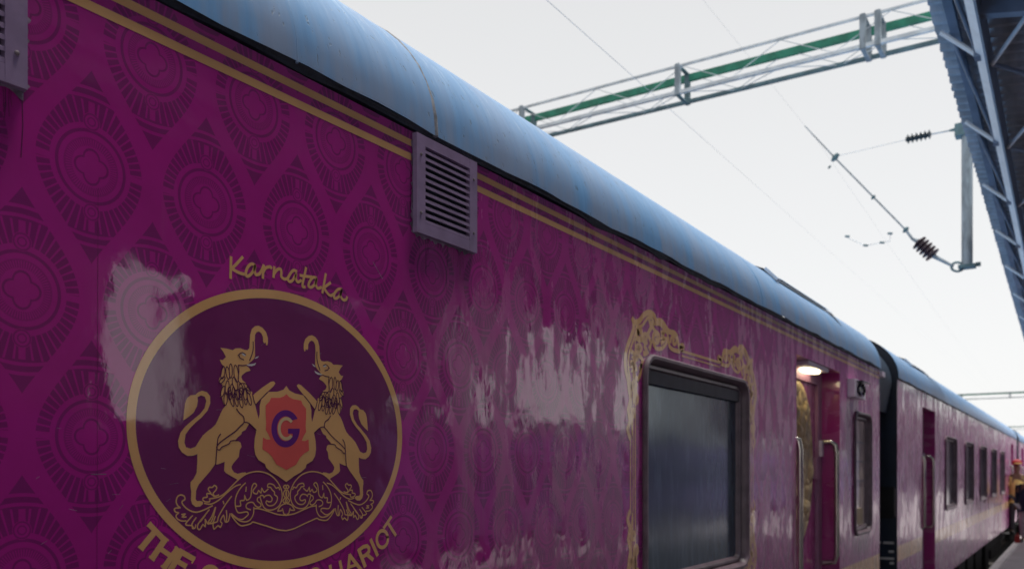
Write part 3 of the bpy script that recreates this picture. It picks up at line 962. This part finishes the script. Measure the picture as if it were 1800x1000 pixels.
# name curved under the crest
T_, R_ = crop(230, 900, 10.0), crop(550, 890, 9.09)
def letter(f, strokes, unit):
    mb = MB()
    for pts, w in strokes:
        stroke_add(mb, f(pts), w*unit, .0016)
    return mb.build('letter', M['gold'], lettering)
mb = MB()
for s in (([(345,172),(286,240)], 22), ([(570,410),(518,478)], 18), ([(136,600),(212,663)], 24)): stroke_add(mb, T_(s[0]), s[1]*PXM*.1, .0016)
stroke_add(mb, T_([(325,215),(540,435)]), 6.6*PXM, .0016); stroke_add(mb, T_([(415,340),(185,620)]), 7.6*PXM, .0015)
lettering = mb.build('lettering', M['gold'], coach)
u = PXM*.1
letter(T_, [([(600,470),(375,800)], 78), ([(812,645),(580,965)], 76), ([(520,640),(700,765)], 60), ([(325,775),(408,838)], 24), ([(530,940),(620,1000)], 24), ([(560,435),(655,490)], 22), ([(775,605),(850,665)], 22)], u)
letter(T_, [([(880,690),(650,1080)], 80), ([(860,680),(1095,815)], 66), ([(820,860),(955,940)], 62), ([(640,1060),(880,1200)], 66), ([(1120,805),(1070,885)], 22), ([(980,912),(935,975)], 22)], u)
letter(T_, [(arcpts(1390,1150,150,185,-20,-330,24), 72), ([(1420,1150),(1540,1170),(1520,1300)], 60)], u)
letter(T_, [(arcpts(1890,1290,150,165,0,360,24), 72)], u)
letter(T_, [([(2150,1190),(2140,1500),(2330,1515)], 72)], u)
letter(T_, [([(2440,1210),(2440,1525)], 72), ([(2440,1215),(2580,1240),(2640,1365),(2580,1500),(2440,1520)], 68)], u)
letter(T_, [([(2970,1200),(2770,1215),(2775,1520),(2980,1505)], 68), ([(2770,1365),(2930,1355)], 60)], u)
letter(T_, [([(3070,1510),(3055,1195),(3290,1470),(3270,1160)], 64)], u)
v = PXM*.11
letter(R_, [(arcpts(40,1130,90,135,-40,-320,24), 50)], v)
letter(R_, [([(272,945),(310,1190)], 50), ([(430,875),(475,1120)], 50), ([(290,1065),(450,1010)], 44)], v)
letter(R_, [([(585,775),(555,1060)], 52), ([(585,775),(770,1010)], 54), ([(570,965),(690,925)], 40)], v)
letter(R_, [([(730,690),(828,945)], 60), ([(735,690),(800,640),(860,625),(893,660),(890,715),(850,765),(790,800)], 52), ([(850,755),(950,840)], 54)], v)
letter(R_, [([(922,530),(1025,770)], 56)], v)
letter(R_, [([(1105+(90*math.cos(t)*.97+132*math.sin(t)*.12), 515+(132*math.sin(t)*.99-90*math.cos(t)*.35)) for t in [2*math.pi*k/28 for k in range(29)]], 50)], v)
letter(R_, [([(1245,165),(1130,335)], 46), ([(1190,250),(1315,450)], 50)], v)

# scratches and a film joint
mb = MB()
for a, b in (((655,460),(672,490)), ((1068,618),(1138,628)), ((160,833),(186,833))): stroke_add(mb, [wall(*a), wall(*b)], .0016, .0012)
for k in range(26):
    px, py = random.uniform(60, 1120), random.uniform(480, 980)
    q = random.uniform(4, 16); aa = random.uniform(-.9, .5)
    stroke_add(mb, [wall(px, py), wall(px+q*math.cos(aa), py+q*math.sin(aa))], .0007, .0012)
tag(mb.build('scratch_marks', M['smear'], coach), kind='stuff')
mb = MB(); stroke_add(mb, [wall(172, 330), wall(170, 1040)], .0007, .0008)
mb.build('film_joint', M['ink'], coach)

# ornate gold frame printed round the window
O = crop(1090, 540, 5.557)
wx = (W1[0]+W1[1])/2
def q4(pts):
    a = O(pts)
    mx = lambda P: [(2*wx - p[0], p[1]) for p in P]
    mz = lambda P: [(p[0], 2*WZC - p[1]) for p in P]
    return (a, mx(a), mz(a), mz(mx(a)))
def spiral(cx, cy, rx, ry, turns, a0, sgn=1, n=26):
    return [(cx + rx*(1-k/n*.85)*math.cos(a0+sgn*turns*2*math.pi*k/n), cy + ry*(1-k/n*.85)*math.sin(a0+sgn*turns*2*math.pi*k/n)) for k in range(n+1)]
orn = [
 ([(95,1270),(72,1190),(95,1110),(78,1000),(100,900),(85,800),(78,720),(60,640),(48,560),(50,470),(70,380),(100,300),(125,230),(132,170),(120,118)], 20),
 ([(120,118),(150,150),(190,130),(225,80),(262,55),(300,55),(335,88),(352,135),(385,130),(415,150),(445,195),(480,240),(520,248),(550,278),(562,330),(575,380),(605,372),(618,388),(605,408),(585,398)], 20),
 ([(120,1240),(104,1000),(108,800),(85,640),(77,560),(80,480),(102,395),(132,310),(152,240),(158,192),(195,190),(228,160),(262,110),(295,98),(318,125),(332,170)], 12),
 ([(345,160),(390,165),(430,215),(465,265),(455,340),(410,400),(350,400),(320,340),(320,270),(350,240),(380,270),(380,320),(355,335)], 14),
 (spiral(350,300,34,60,1.4,0), 12), (spiral(246,295,30,58,1.3,1), 14), (spiral(185,405,38,52,1.4,2), 14), (spiral(525,330,34,62,1.3,3), 14),
 ([(175,240),(165,300),(210,310),(205,235),(175,240)], 22), ([(285,130),(300,200),(270,260),(300,340),(285,400)], 18),
 ([(310,140),(320,200),(345,235)], 16), ([(400,250),(440,230),(400,300),(450,300),(400,350)], 16), ([(235,380),(265,440),(230,450)], 18),
 ([(100,540),(150,530),(100,580),(150,570),(115,620),(160,600)], 16), ([(110,430),(150,470),(120,490),(170,500)], 16), ([(180,470),(220,520),(190,600)], 16), ([(470,300),(480,380),(520,415),(580,430)], 16),
 (spiral(140,760,34,60,1.4,1), 14), (spiral(150,900,30,60,1.3,4), 14), (spiral(130,1040,26,60,1.3,2), 14), ([(130,660),(170,700),(200,640),(205,560)], 16),
]
mb = MB()
for pts, w in orn:
    for P in q4(pts): stroke_add(mb, smooth_line(P, 2), w/5.557*1.45*DC*.0026, .0016)
zt_l = O([(600,400)])[0]; zl = O([(95,1270)])[0]
for z in (zt_l[1]-.012, 2*WZC - zt_l[1]+.012):
    stroke_add(mb, [(zt_l[0], z), (2*wx - zt_l[0], z)], .012, .0016)
    stroke_add(mb, [(zt_l[0], z-.022 if z > WZC else z+.022), (2*wx - zt_l[0], z-.022 if z > WZC else z+.022)], .006, .0016)
for x, s in ((zl[0]+.004, 1), (2*wx - zl[0]-.004, -1)):
    stroke_add(mb, [(x, zl[1]), (x, 2*WZC - zl[1])], .011, .0016)
    stroke_add(mb, [(x+.024*s, zl[1]+.3), (x+.024*s, 2*WZC - zl[1]-.3)], .007, .0016)
    stroke_add(mb, [(x+.045*s, zl[1]+.4), (x+.045*s, 2*WZC - zl[1]-.4)], .010, .0016)
mb.build('window_ornament', M['gold'], coach)

# ---------------------------------------------------------------- coaches 2 and 3
def far_coach(x0, x1, d, wins, label, endtext):
    c = empty('railway_coach', (x0, YC, -.84), label, 'train coach', 'coaches of the magenta train')
    recs = list(d)
    roof = coach_shell(c, x0, x1, recs, wins, M['wall'])
    underframe(c, x0, x1)
    for (a, b) in recs: door(c, a, b, lit=False, far=True)
    xs = [x0+.01] + [v_ for r_ in sorted(recs) for v_ in (r_[0]-.01, r_[1]+.01)] + [x1-.01]
    for i in range(0, len(xs), 2):
        band(c, 'gold_band', xs[i], xs[i+1], -.49, -.403, M['gold'])
        band(c, 'gold_stripe', xs[i], xs[i+1], .4657, .4760, M['gold']) if False else None
    for (a, b) in wins: window(c, a, b, M['far_glass'], .035)
    hatch(roof, recs[0][0]-.15, recs[0][0]+1.3)
    if endtext:
        for (z, y0, y1) in ((.585, 0, .10), (.585, .12, .16), (.50, 0, .05), (.43, .0, .13), (.43, .14, .16), (.385, .0, .04)):
            MB().box(x0-.001, x0+.0025, YW+.03+y0, YW+.03+y1, z-.012+.3, z+.012+.3).build('end_lettering', M['white_ink'], c)
        MB().box(x0-.05, x0+.002, YW+.02, YW+.24, 1.13, 1.44).build('end_panel', M['dark_iron'], c)
        MB().box(x0-.012, x0+.002, YW+.012, YW+.02, 1.15, 1.42).build('end_panel_edge', M['trim'], c)
    return c
C2b = wall(1787, 0)[0]
wins2 = [(12.96 + 2.42*k, 14.18 + 2.42*k) for k in range(6)]
far_coach(C2a, C2b, [(10.95, 12.0), (C2b-2.55, C2b-1.5)], [w for w in wins2 if w[1] < C2b-2.8], 'second magenta coach behind the dark gap, with a row of windows', True)
C3a = C2b + .9
far_coach(C3a, C3a+20, [(C3a+1.6, C3a+2.65)], [(C3a+3.7+2.42*k, C3a+4.92+2.42*k) for k in range(6)], 'farthest magenta coach at the right edge behind the standing people', False)

# ================================================================== OVERHEAD EQUIPMENT
GX = 13.0
def zg(py_at_1700=52): return at_x(1700, py_at_1700, GX)[1]
ZGB = zg()
def gantry(X, label, y0=-9.5, y1=13.0, coarse=False):
    g = empty('overhead_gantry', (X, y0, -1.05), label, 'gantry', 'track gantries')
    xn, xf = X-.20, X+.20
    zb, zt = ZGB, ZGB+.45
    MB().box(xf-.03, xf+.03, y0, y1, zb, zb+.05).build('lower_chord', M['dark_teal'], g)
    MB().box(xn-.03, xn+.03, y0, y1, zb, zb+.05).build('lower_chord', M['pale_steel'], g)
    MB().box(xf-.03, xf+.03, y0, y1, zt-.11, zt).build('upper_chord', M['green_steel'], g)
    MB().box(xn-.02, xn+.02, y0, y1, zt-.03, zt).build('upper_chord', M['pale_steel'], g)
    y = y0 + .4; k = 0
    while y < y1 - .8:
        st = .75
        if not coarse or k % 3 == 0:
            for (x, m) in ((xn, M['pale_steel']), (xf, M['pale_steel'])):
                a, b = (zb+.04, zt-.03) if k % 2 == 0 else (zt-.03, zb+.04)
                MB().bar((x, y, a), (x, y+st, b), .012, .008).build('lacing_bar', m, g)
            MB().bar((xn if k % 2 else xf, y, zb+.02), (xf if k % 2 else xn, y+st, zb+.02), .012, .008).build('lacing_bar', M['pale_steel'], g)
        y += st; k += 1
    # splice frames
    for yy in (at_x(1522, 40, X)[0], at_x(1548, 40, X)[0], at_x(1200, 100, X)[0], at_x(928, 200, X)[0]) if not coarse else (1.9, 4.6, 8.0):
        dk = M['dark_teal'] if yy > 3 else M['pole']
        for x in (xn, xf):
            MB().box(x-.035, x+.035, yy-.04, yy+.04, zb-.012, zt+.01).build('splice_post', M['pole'] if x == xn else dk, g)
        MB().box(xn-.03, xf+.03, yy-.03, yy+.03, zb-.02, zb-.002).build('splice_plate', dk, g)
        MB().box(xn-.03, xf+.03, yy-.03, yy+.03, zt+.002, zt+.02).build('splice_plate', dk, g)
    for yy in (y0, y1-.3):
        MB().box(X-.25, X+.25, yy, yy+.3, -1.05, zt+.1).build('gantry_mast', M['pole'], g)
    return g
gantry(GX, 'nearest lattice gantry with green chord crossing above the train roof')
gantry(79.0, 'distant teal gantry crossing low behind the far end of the train', coarse=True)
gantry(138.0, 'farthest thin gantry just above the far train roof', coarse=True)

# drop mast with cantilever
ym, zmb = at_x(1700, 470, GX)
mast = empty('drop_mast', (GX, ym, zmb), 'grey steel drop mast hanging beside the canopy with insulators', 'overhead mast')
MB().tube([(GX, ym, zmb), (GX, ym, ZGB-.01)], .068, 20).build('mast_tube', M['pole'], mast)
zc_ = zmb
mb = MB().box(GX-.085, GX+.085, ym-.10, ym+.10, zc_-.012, zc_+.03)
mb.box(GX-.02, GX+.02, ym-.16, ym-.10, zc_+.0, zc_+.05)
mb.build('mast_clamp', M['dark_teal'], mast)
lp = [at_x(px, py, GX) for px, py in arcpts(1683, 469, 11, 8, 0, 360, 14)]
MB().tube([(GX, p[0], p[1]) for p in lp], .016, 6).build('clamp_eye', M['dark_teal'], mast)
ty, tz = at_x(1690, 229, GX)
MB().box(GX-.09, GX+.09, ym-.09, ym+.14, tz-.09, tz+.07).build('stay_bracket', M['dark_teal'], mast)
def insulator(p, q, n, r, mat, name='insulator'):
    p, q = Vector(p), Vector(q); pts, rad = [], []
    m = n*6
    for i in range(m+1):
        t = i/m
        pts.append(p.lerp(q, t)); ph = (i % 6)/6
        rad.append(r*(.52 if ph < .35 else (1.0 if ph < .7 else .62)))
    rad[0] = rad[-1] = r*.4
    MB().tube(pts, rad, 14).build(name, mat, mast)
P3 = lambda px, py: (GX, *at_x(px, py, GX))
insulator(P3(1592, 246), P3(1637, 236), 6, .062, M['teal_insulator'])
MB().tube([P3(1637, 236), P3(1684, 227)], .012, 8).build('stay_rod', M['pale_steel'], mast)
MB().tube([P3(1668, 230), P3(1690, 226)], [.012, .04], 8).build('stay_fork', M['dark_teal'], mast)
MB().tube([P3(1592, 246), P3(1466, 276)], .0035, 6).build('stay_rod', M['pale_steel'], mast)
insulator(P3(1613, 424), P3(1641, 450), 5, .105, M['insulator'])
MB().tube([P3(1641, 450), P3(1676, 468)], [.03, .018], 8).build('bracket_tube', M['pole'], mast)
MB().tube([P3(1593, 405), P3(1604, 420), P3(1613, 424)], [.018, .02, .032], 8).build('bracket_tube', M['pole'], mast)
MB().tube([P3(1415, 222), P3(1468, 278), P3(1593, 405)], [.007, .011, .012], 8).build('bracket_tube', M['pole'], mast)
for px, py, s in ((1468, 277, .045), (1535, 347, .024), (1592, 404, .032), (1458, 294, .018)):
    y, z = at_x(px, py, GX)
    mb = MB().tube([(GX, y-s, z+s), (GX, y-s*.3, z+s*.3), (GX, y+s*.3, z-s*.3), (GX, y+s, z-s)], [s*.5, s*.9, s*.9, s*.4], 8)
    mb.build('tube_clamp', M['dark_teal'], mast)
# registration arm with its fittings
MB().tube([P3(1566, 408), P3(1564, 424), P3(1520, 432), P3(1487, 416)], .0045, 6).build('registration_arm', M['pale_steel'], mast)
for px, py in ((1565, 411), (1551, 427), (1522, 432), (1490, 416)):
    y, z = at_x(px, py, GX)
    MB().tube([(GX-.02, y-.03, z-.006), (GX-.02, y+.03, z+.006)], .016, 6).build('arm_fitting', M['dark_teal'], mast)
# wires along the track
zcw = .885*YC/CS + H
ymw, zmw = at_x(1443, 252, GX)
tag(MB().tube([(-6, YC, zcw), (6, YC, zcw), (9, YC, zcw), (GX, YC, zcw-.01), (60, YC, zcw), (140, YC, zcw)], [.0022, .0022, .0011, .0006, .0006, .0006], 6).build('contact_wire', M['wire']), 'thin lower overhead wire running along above the train roof', 'wire')
tag(MB().tube([(-6, YC+.02, zmw-.25), (-1, YC+.02, zmw-.1), (GX, YC+.02, zmw)] + [(GX+t*5, YC+.02, zmw-.9*(1-((t-6.6)/6.6)**2)) for t in range(1, 14)], .0010, 6).build('messenger_wire', M['wire']), 'thin upper overhead wire held by the bracket tip', 'wire')

# ================================================================== CANOPY
YE = .95
ze = lambda x: 3.878 - .058*min(x, 24.0) + H
canopy = empty('platform_canopy', (12, -2.4, 0), 'corrugated metal platform canopy on steel beams at the top right', 'canopy')
XA, XB = -4.0, 24.0
VY, FY = -2.4, -5.8          # valley and far eave
SL = .14
def sheet(y0, y1, zf, name):
    mb = MB(); pitch = .15; n = int((XB-XA)/pitch)
    prof = ((0, 0), (.045, 0), (.07, .042), (.125, .042))
    for i in range(n):
        for dx, dz in prof:
            x = XA + i*pitch + dx
            jj = random.uniform(-.006, .006)
            for y in (y0 + jj, y1): mb.v.append((x, y, zf(x, y) + dz))
    m = len(mb.v)//2
    for i in range(m-1):
        a = 2*i; mb.f.append((a, a+2, a+3, a+1))
    return mb.build(name, M['sheet'], canopy)
zs1 = lambda x, y: ze(x) - SL*(YE - y)
zs2 = lambda x, y: zs1(x, VY) + SL*1.7*(VY - y)
sheet(YE, VY, zs1, 'roof_sheet')
sheet(FY, VY, zs2, 'roof_sheet')
def along(name, y, dz, w, h, mat, xa=XA, xb=XB, zf=zs1):
    MB().bar((xa, y, zf(xa, y)+dz), (xb, y, zf(xb, y)+dz), w, h).build(name, mat, canopy)
along('eave_purlin', YE-.15, -.045, .06, .07, M['canopy_steel'])
# main edge girder: pale slanted lower flange and dark web
yb1, yb0 = .66, .586
zb_ = lambda x: 3.17 - .0555*(min(x, 24.0) - 6.58) + H
mb = MB()
for x in (XA, XB):
    mb.v += [(x, yb1, zb_(x)+.03), (x, yb0, zb_(x)-.035), (x, yb0, zb_(x)-.02), (x, yb1, zb_(x)+.045)]
mb.f = [(0, 1, 5, 4), (1, 2, 6, 5), (2, 3, 7, 6), (3, 0, 4, 7)]
mb.build('girder_flange', M['canopy_pale'], canopy)
mb = MB()
for x in (XA, XB):
    mb.v += [(x, yb0-.004, zb_(x)-.036), (x, yb0-.004, zs1(x, yb0)-.005), (x, yb0+.012, zs1(x, yb0)-.005), (x, yb0+.012, zb_(x)-.03)]
mb.f = [(0, 1, 5, 4), (1, 2, 6, 5), (2, 3, 7, 6), (3, 0, 4, 7)]
mb.build('girder_web', M['canopy_steel'], canopy)
for y in (.1, -.5, -1.2, -1.9): along('purlin', y, -.045, .06, .08, M['canopy_steel'])
for y in (-3.0, -4.0, -5.0, -5.7): along('purlin', y, -.045, .06, .08, M['canopy_steel'], zf=zs2)
xk = 7.47 - 1.75*6; k = 0
while xk < XB-1:
    MB().tube([(xk, YE-.05, zs1(xk, YE)-.055), (xk, yb1-.02, zb_(xk)+.02)], .019, 8).build('eave_strut', M['canopy_pale'], canopy)
    if xk > XA+2:
        MB().tube([(xk-1.75, YE-.12, zs1(xk-1.75, YE)-.08), (xk, yb1-.01, zb_(xk)+.05)], .017, 6).build('eave_diagonal', M['canopy_steel'], canopy)
    MB().tube([(xk+.2, yb0-.02, zb_(xk)+.02), (xk+.2-.9, .1, zs1(xk-.7, .1)-.06)], .017, 8).build('web_brace', M['canopy_pale'], canopy)
    MB().tube([(xk+.2, yb0-.02, zb_(xk)+.02), (xk+.2+.9, .1, zs1(xk+1.1, .1)-.06)], .017, 8).build('web_brace', M['canopy_steel'], canopy)
    MB().box(xk-.05, xk+.05, yb1-.035, yb1+.01, zb_(xk)+.0, zb_(xk)+.06).build('gusset', M['canopy_steel'], canopy)
    xk += 1.75; k += 1
mb = MB()
for x in (XA, 6, 15, XB):
    mb.v += [(x, FY-.02, 3.85 + .06*max(0, min(x, 15)-6)), (x, FY-.02, zs2(x, FY)+.05)]
mb.f = [(0, 2, 3, 1), (2, 4, 5, 3), (4, 6, 7, 5)]
mb.build('added_sky_board', M['canopy_steel'], canopy)  # unseen board added to cut down the sky reflected in the film
for xc_ in (-1.5, 6.9, 13.0, 19.0, 25.0):
    MB().box(xc_-.10, xc_+.10, VY-.10, VY+.10, 0, zs1(xc_, VY)-.06).build('column', M['canopy_steel'], canopy)
    MB().bar((xc_, yb0-.01, zb_(xc_)+.10), (xc_, VY, zs1(xc_, VY)-.35), .08, .16).build('rafter', M['canopy_steel'], canopy)
    MB().bar((xc_, FY+.1, zs2(xc_, FY)-.15), (xc_, VY, zs1(xc_, VY)-.35), .08, .16).build('rafter', M['canopy_steel'], canopy)

# ================================================================== ACROSS THE PLATFORM (unseen, mostly added for the reflection in the film)
blk = empty('reflection_blocker', (6.0, -3.9, 0), 'dark kiosk added on the platform to darken the reflection in the film', 'blocker')
MB().box(5.05, 7.2, -3.9, -3.2, 0, 3.1).build('blocker_body', M['blocker'], blk)  # box added to darken the reflection inside the crest
MB().box(5.0, 7.25, -3.95, -3.1, 3.1, 3.18).build('blocker_roof', M['canopy_steel'], blk)
MB().box(5.2, 7.0, -3.2, -2.95, .95, 1.0).build('blocker_ledge', M['concrete'], blk)
for xa, xb_, h_, lab in ((-30, 10.1, 7.5, 'left backdrop block, unseen, added to shape the reflected sky'), (12.4, 22.6, 7.0, 'middle backdrop block, unseen, added to shape the reflected sky'), (43, 420, 9.5, 'far part of the station building, seen only as a reflection')):
    b_ = empty('reflection_backdrop', (xa, -13.5, -1.05), lab, 'building')
    MB().box(xa, xb_, -13.8, -13, -1.05, h_).build('wall', M['backdrop_dark'] if xa < 30 else M['backdrop_pink'], b_)  # added wall block, gaps between blocks let reflected sky through
    MB().box(xa-.2, xb_+.2, -14.2, -12.6, h_, h_+.3).build('backdrop_cap', M['concrete'], b_)
bw = MB().box(-30, 60, -12.3, -12.1, -1.05, 2.6).build('reflection_low_wall', M['reflection_backdrop_violet'])  # added low wall, sets the lower edge and tint of the reflection
tag(bw, 'low violet wall added across the tracks to bound and tint the reflection', 'wall')
ot = empty('parked_coach', (12, -9.6, -.84), 'violet coach on the opposite track, seen only mirrored in the film', 'train coach')
MB().box(12, 60, -10.9, -7.9, .1, 2.45).build('side_wall', M['opp_side'], ot)
mb = MB()
pr = [(-7.88, 2.45), (-7.95, 2.75), (-8.3, 2.98), (-9.4, 3.12), (-10.5, 2.98), (-10.85, 2.75), (-10.92, 2.45)]
for x in (12, 60): mb.v += [(x, y, z) for y, z in pr]
mb.f = [(k, k+1, k+8, k+7) for k in range(6)] + [tuple(range(7))[::-1], tuple(range(7, 14))]
mb.build('roof', M['opp_roof'], ot)
for k in range(18): MB().box(13.5+2.5*k, 14.9+2.5*k, -7.9, -7.88, 1.15, 1.95).build('window', M['glass'], ot)

# ================================================================== PEOPLE
def skin(name, joints, edges, mat, parent, root=0, sub=2):
    me = bpy.data.meshes.new(name+'_rig')
    o0 = ORG[parent.name]
    me.from_pydata([Vector(j[0]) - o0 if False else Vector(j[0]) for j in joints], edges, [])
    ob = bpy.data.objects.new(name+'_rig', me); COL.objects.link(ob)
    ob.modifiers.new('skin', 'SKIN')
    if not me.skin_vertices: me.skin_vertices.new() if hasattr(me.skin_vertices, 'new') else None
    sv = me.skin_vertices[0].data
    for i, j in enumerate(joints):
        r = j[1]; sv[i].radius = r if isinstance(r, tuple) else (r, r); sv[i].use_root = (i == root)
    s = ob.modifiers.new('sub', 'SUBSURF'); s.levels = sub; s.render_levels = sub
    dg = bpy.context.evaluated_depsgraph_get(); dg.update()
    m2 = bpy.data.meshes.new_from_object(ob.evaluated_get(dg))
    m2.name = name
    bpy.data.objects.remove(ob)
    m2.materials.clear(); m2.materials.append(mat)
    for p in m2.polygons: p.use_smooth = True
    out = bpy.data.objects.new(name, m2); COL.objects.link(out); out.parent = parent
    return out
M['skin'] = simple('skin', (.20, .105, .065), .5, 0, .1, 8)
M['hair'] = simple('hair', (.012, .010, .010), .5, 0, .2, 8)
M['jacket'] = simple('navy_jacket', (.010, .018, .055), .7, 0, .3, 9)
M['trousers'] = simple('pale_trousers', (.52, .47, .50), .8, 0, .15, 9)
M['yellow'] = simple('yellow_coat', (.80, .58, .18), .7, 0, .2, 9)
M['dark_cloth'] = simple('dark_trousers', (.03, .026, .035), .8, 0, .2, 9)
M['red'] = simple('red_cloth', (.36, .02, .02), .7, 0, .2, 9)

def person(loc, rz, h, label, top, bottom, hat=None, shoes=None, hatband=None):
    p = empty('person', loc, label, 'person')
    p.rotation_euler = (0, 0, rz)
    s = h/1.72
    J = lambda x, y, z: Vector((x*s, y*s, z*s))
    # local: facing +x
    body = [(J(0,0,.95), (.13*s,.16*s)), (J(0,0,1.15), (.11*s,.14*s)), (J(.01,0,1.36), (.11*s,.165*s)), (J(0,0,1.47), .055*s), (J(.01,0,1.54), (.07*s,.062*s)), (J(.015,0,1.62), (.095*s,.075*s)), (J(.01,0,1.69), (.07*s,.06*s)),
            (J(0,.19,1.38), .052*s), (J(.0,.24,1.12), .042*s), (J(.08,.23,.90), .030*s), (J(.10,.225,.80), (.022*s,.035*s)),
            (J(0,-.19,1.38), .052*s), (J(.0,-.24,1.12), .042*s), (J(.08,-.23,.90), .030*s), (J(.10,-.225,.80), (.022*s,.035*s)),
            (J(0,.10,.86), .085*s), (J(.03,.11,.48), .06*s), (J(-.03,.11,.09), .042*s), (J(.10,.12,.04), .038*s),
            (J(0,-.10,.86), .085*s), (J(.00,-.11,.48), .06*s), (J(-.05,-.11,.09), .042*s), (J(.08,-.12,.04), .038*s)]
    ed = [(0,1),(1,2),(2,3),(3,4),(4,5),(5,6),(2,7),(7,8),(8,9),(9,10),(2,11),(11,12),(12,13),(13,14),(0,15),(15,16),(16,17),(17,18),(0,19),(19,20),(20,21),(21,22)]
    skin('body', body, ed, M['skin'], p)
    k = 1.16
    up = [0,1,2,7,8,9,11,12,13]; mp = {v_: i for i, v_ in enumerate(up)}
    jj = [(body[i][0], tuple(q*k+.012 for q in (body[i][1] if isinstance(body[i][1], tuple) else (body[i][1],)*2))) for i in up]
    jj.append((body[0][0] - Vector((0,0,.10*s)), (.15*s, .18*s)))
    e2 = [(mp[a], mp[b]) for a, b in ed if a in mp and b in mp] + [(0, len(jj)-1)]
    skin('jacket', jj, e2, top, p)
    lo = [0,15,16,17,19,20,21]; mp = {v_: i for i, v_ in enumerate(lo)}
    jj = [(body[i][0], tuple(q*1.12+.012 for q in (body[i][1] if isinstance(body[i][1], tuple) else (body[i][1],)*2))) for i in lo]
    skin('trousers', jj, [(mp[a], mp[b]) for a, b in ed if a in mp and b in mp], bottom, p)
    # hair or turban
    hj = [(J(-.015,0,1.64), (.105*s,.088*s)), (J(-.01,0,1.70), (.085*s,.075*s))]
    skin('hair', hj, [(0,1)], M['hair'], p)
    if hat:
        hj = [(J(0,0,1.68), (.125*s,.115*s)), (J(0,0,1.75), (.135*s,.125*s)), (J(-.02,0,1.82), (.07*s,.07*s))]
        t = skin('turban', hj, [(0,1),(1,2)], hat, p)
        skin('turban_band', [(J(.02,0,1.70), (.137*s,.120*s)), (J(.02,0,1.735), (.142*s,.128*s))], [(0,1)], hatband, p)
    for sy, ox in ((.12, .06), (-.12, .04)):
        skin('shoe', [(J(-.06+ox-.06,sy,.04), .045*s), (J(.04+ox,sy,.04), .045*s), (J(.12+ox,sy,.032), .035*s)], [(0,1),(1,2)], shoes or M['hair'], p)
    return p
person((23.0, 1.0, 0), R(160), 1.56, 'person in navy jacket and pale trousers standing at the platform edge', M['jacket'], M['trousers'])
person((25.6, 1.34, .012), R(200), 1.80, 'person in yellow coat and red turban standing beside the coach door', M['yellow'], M['dark_cloth'], hat=M['red'], hatband=M['yellow'])
bag = empty('cloth_bag', (22.6, 1.17, .012), 'small red bag on the white platform edge', 'bag')
mb = MB().box(22.50, 22.70, 1.12, 1.22, .013, .17); mb.build('bag_body', M['red'], bag)
MB().tube([(22.53, 1.17, .165), (22.55, 1.17, .23), (22.65, 1.17, .23), (22.67, 1.17, .165)], .008, 6).build('bag_handle', M['red'], bag)
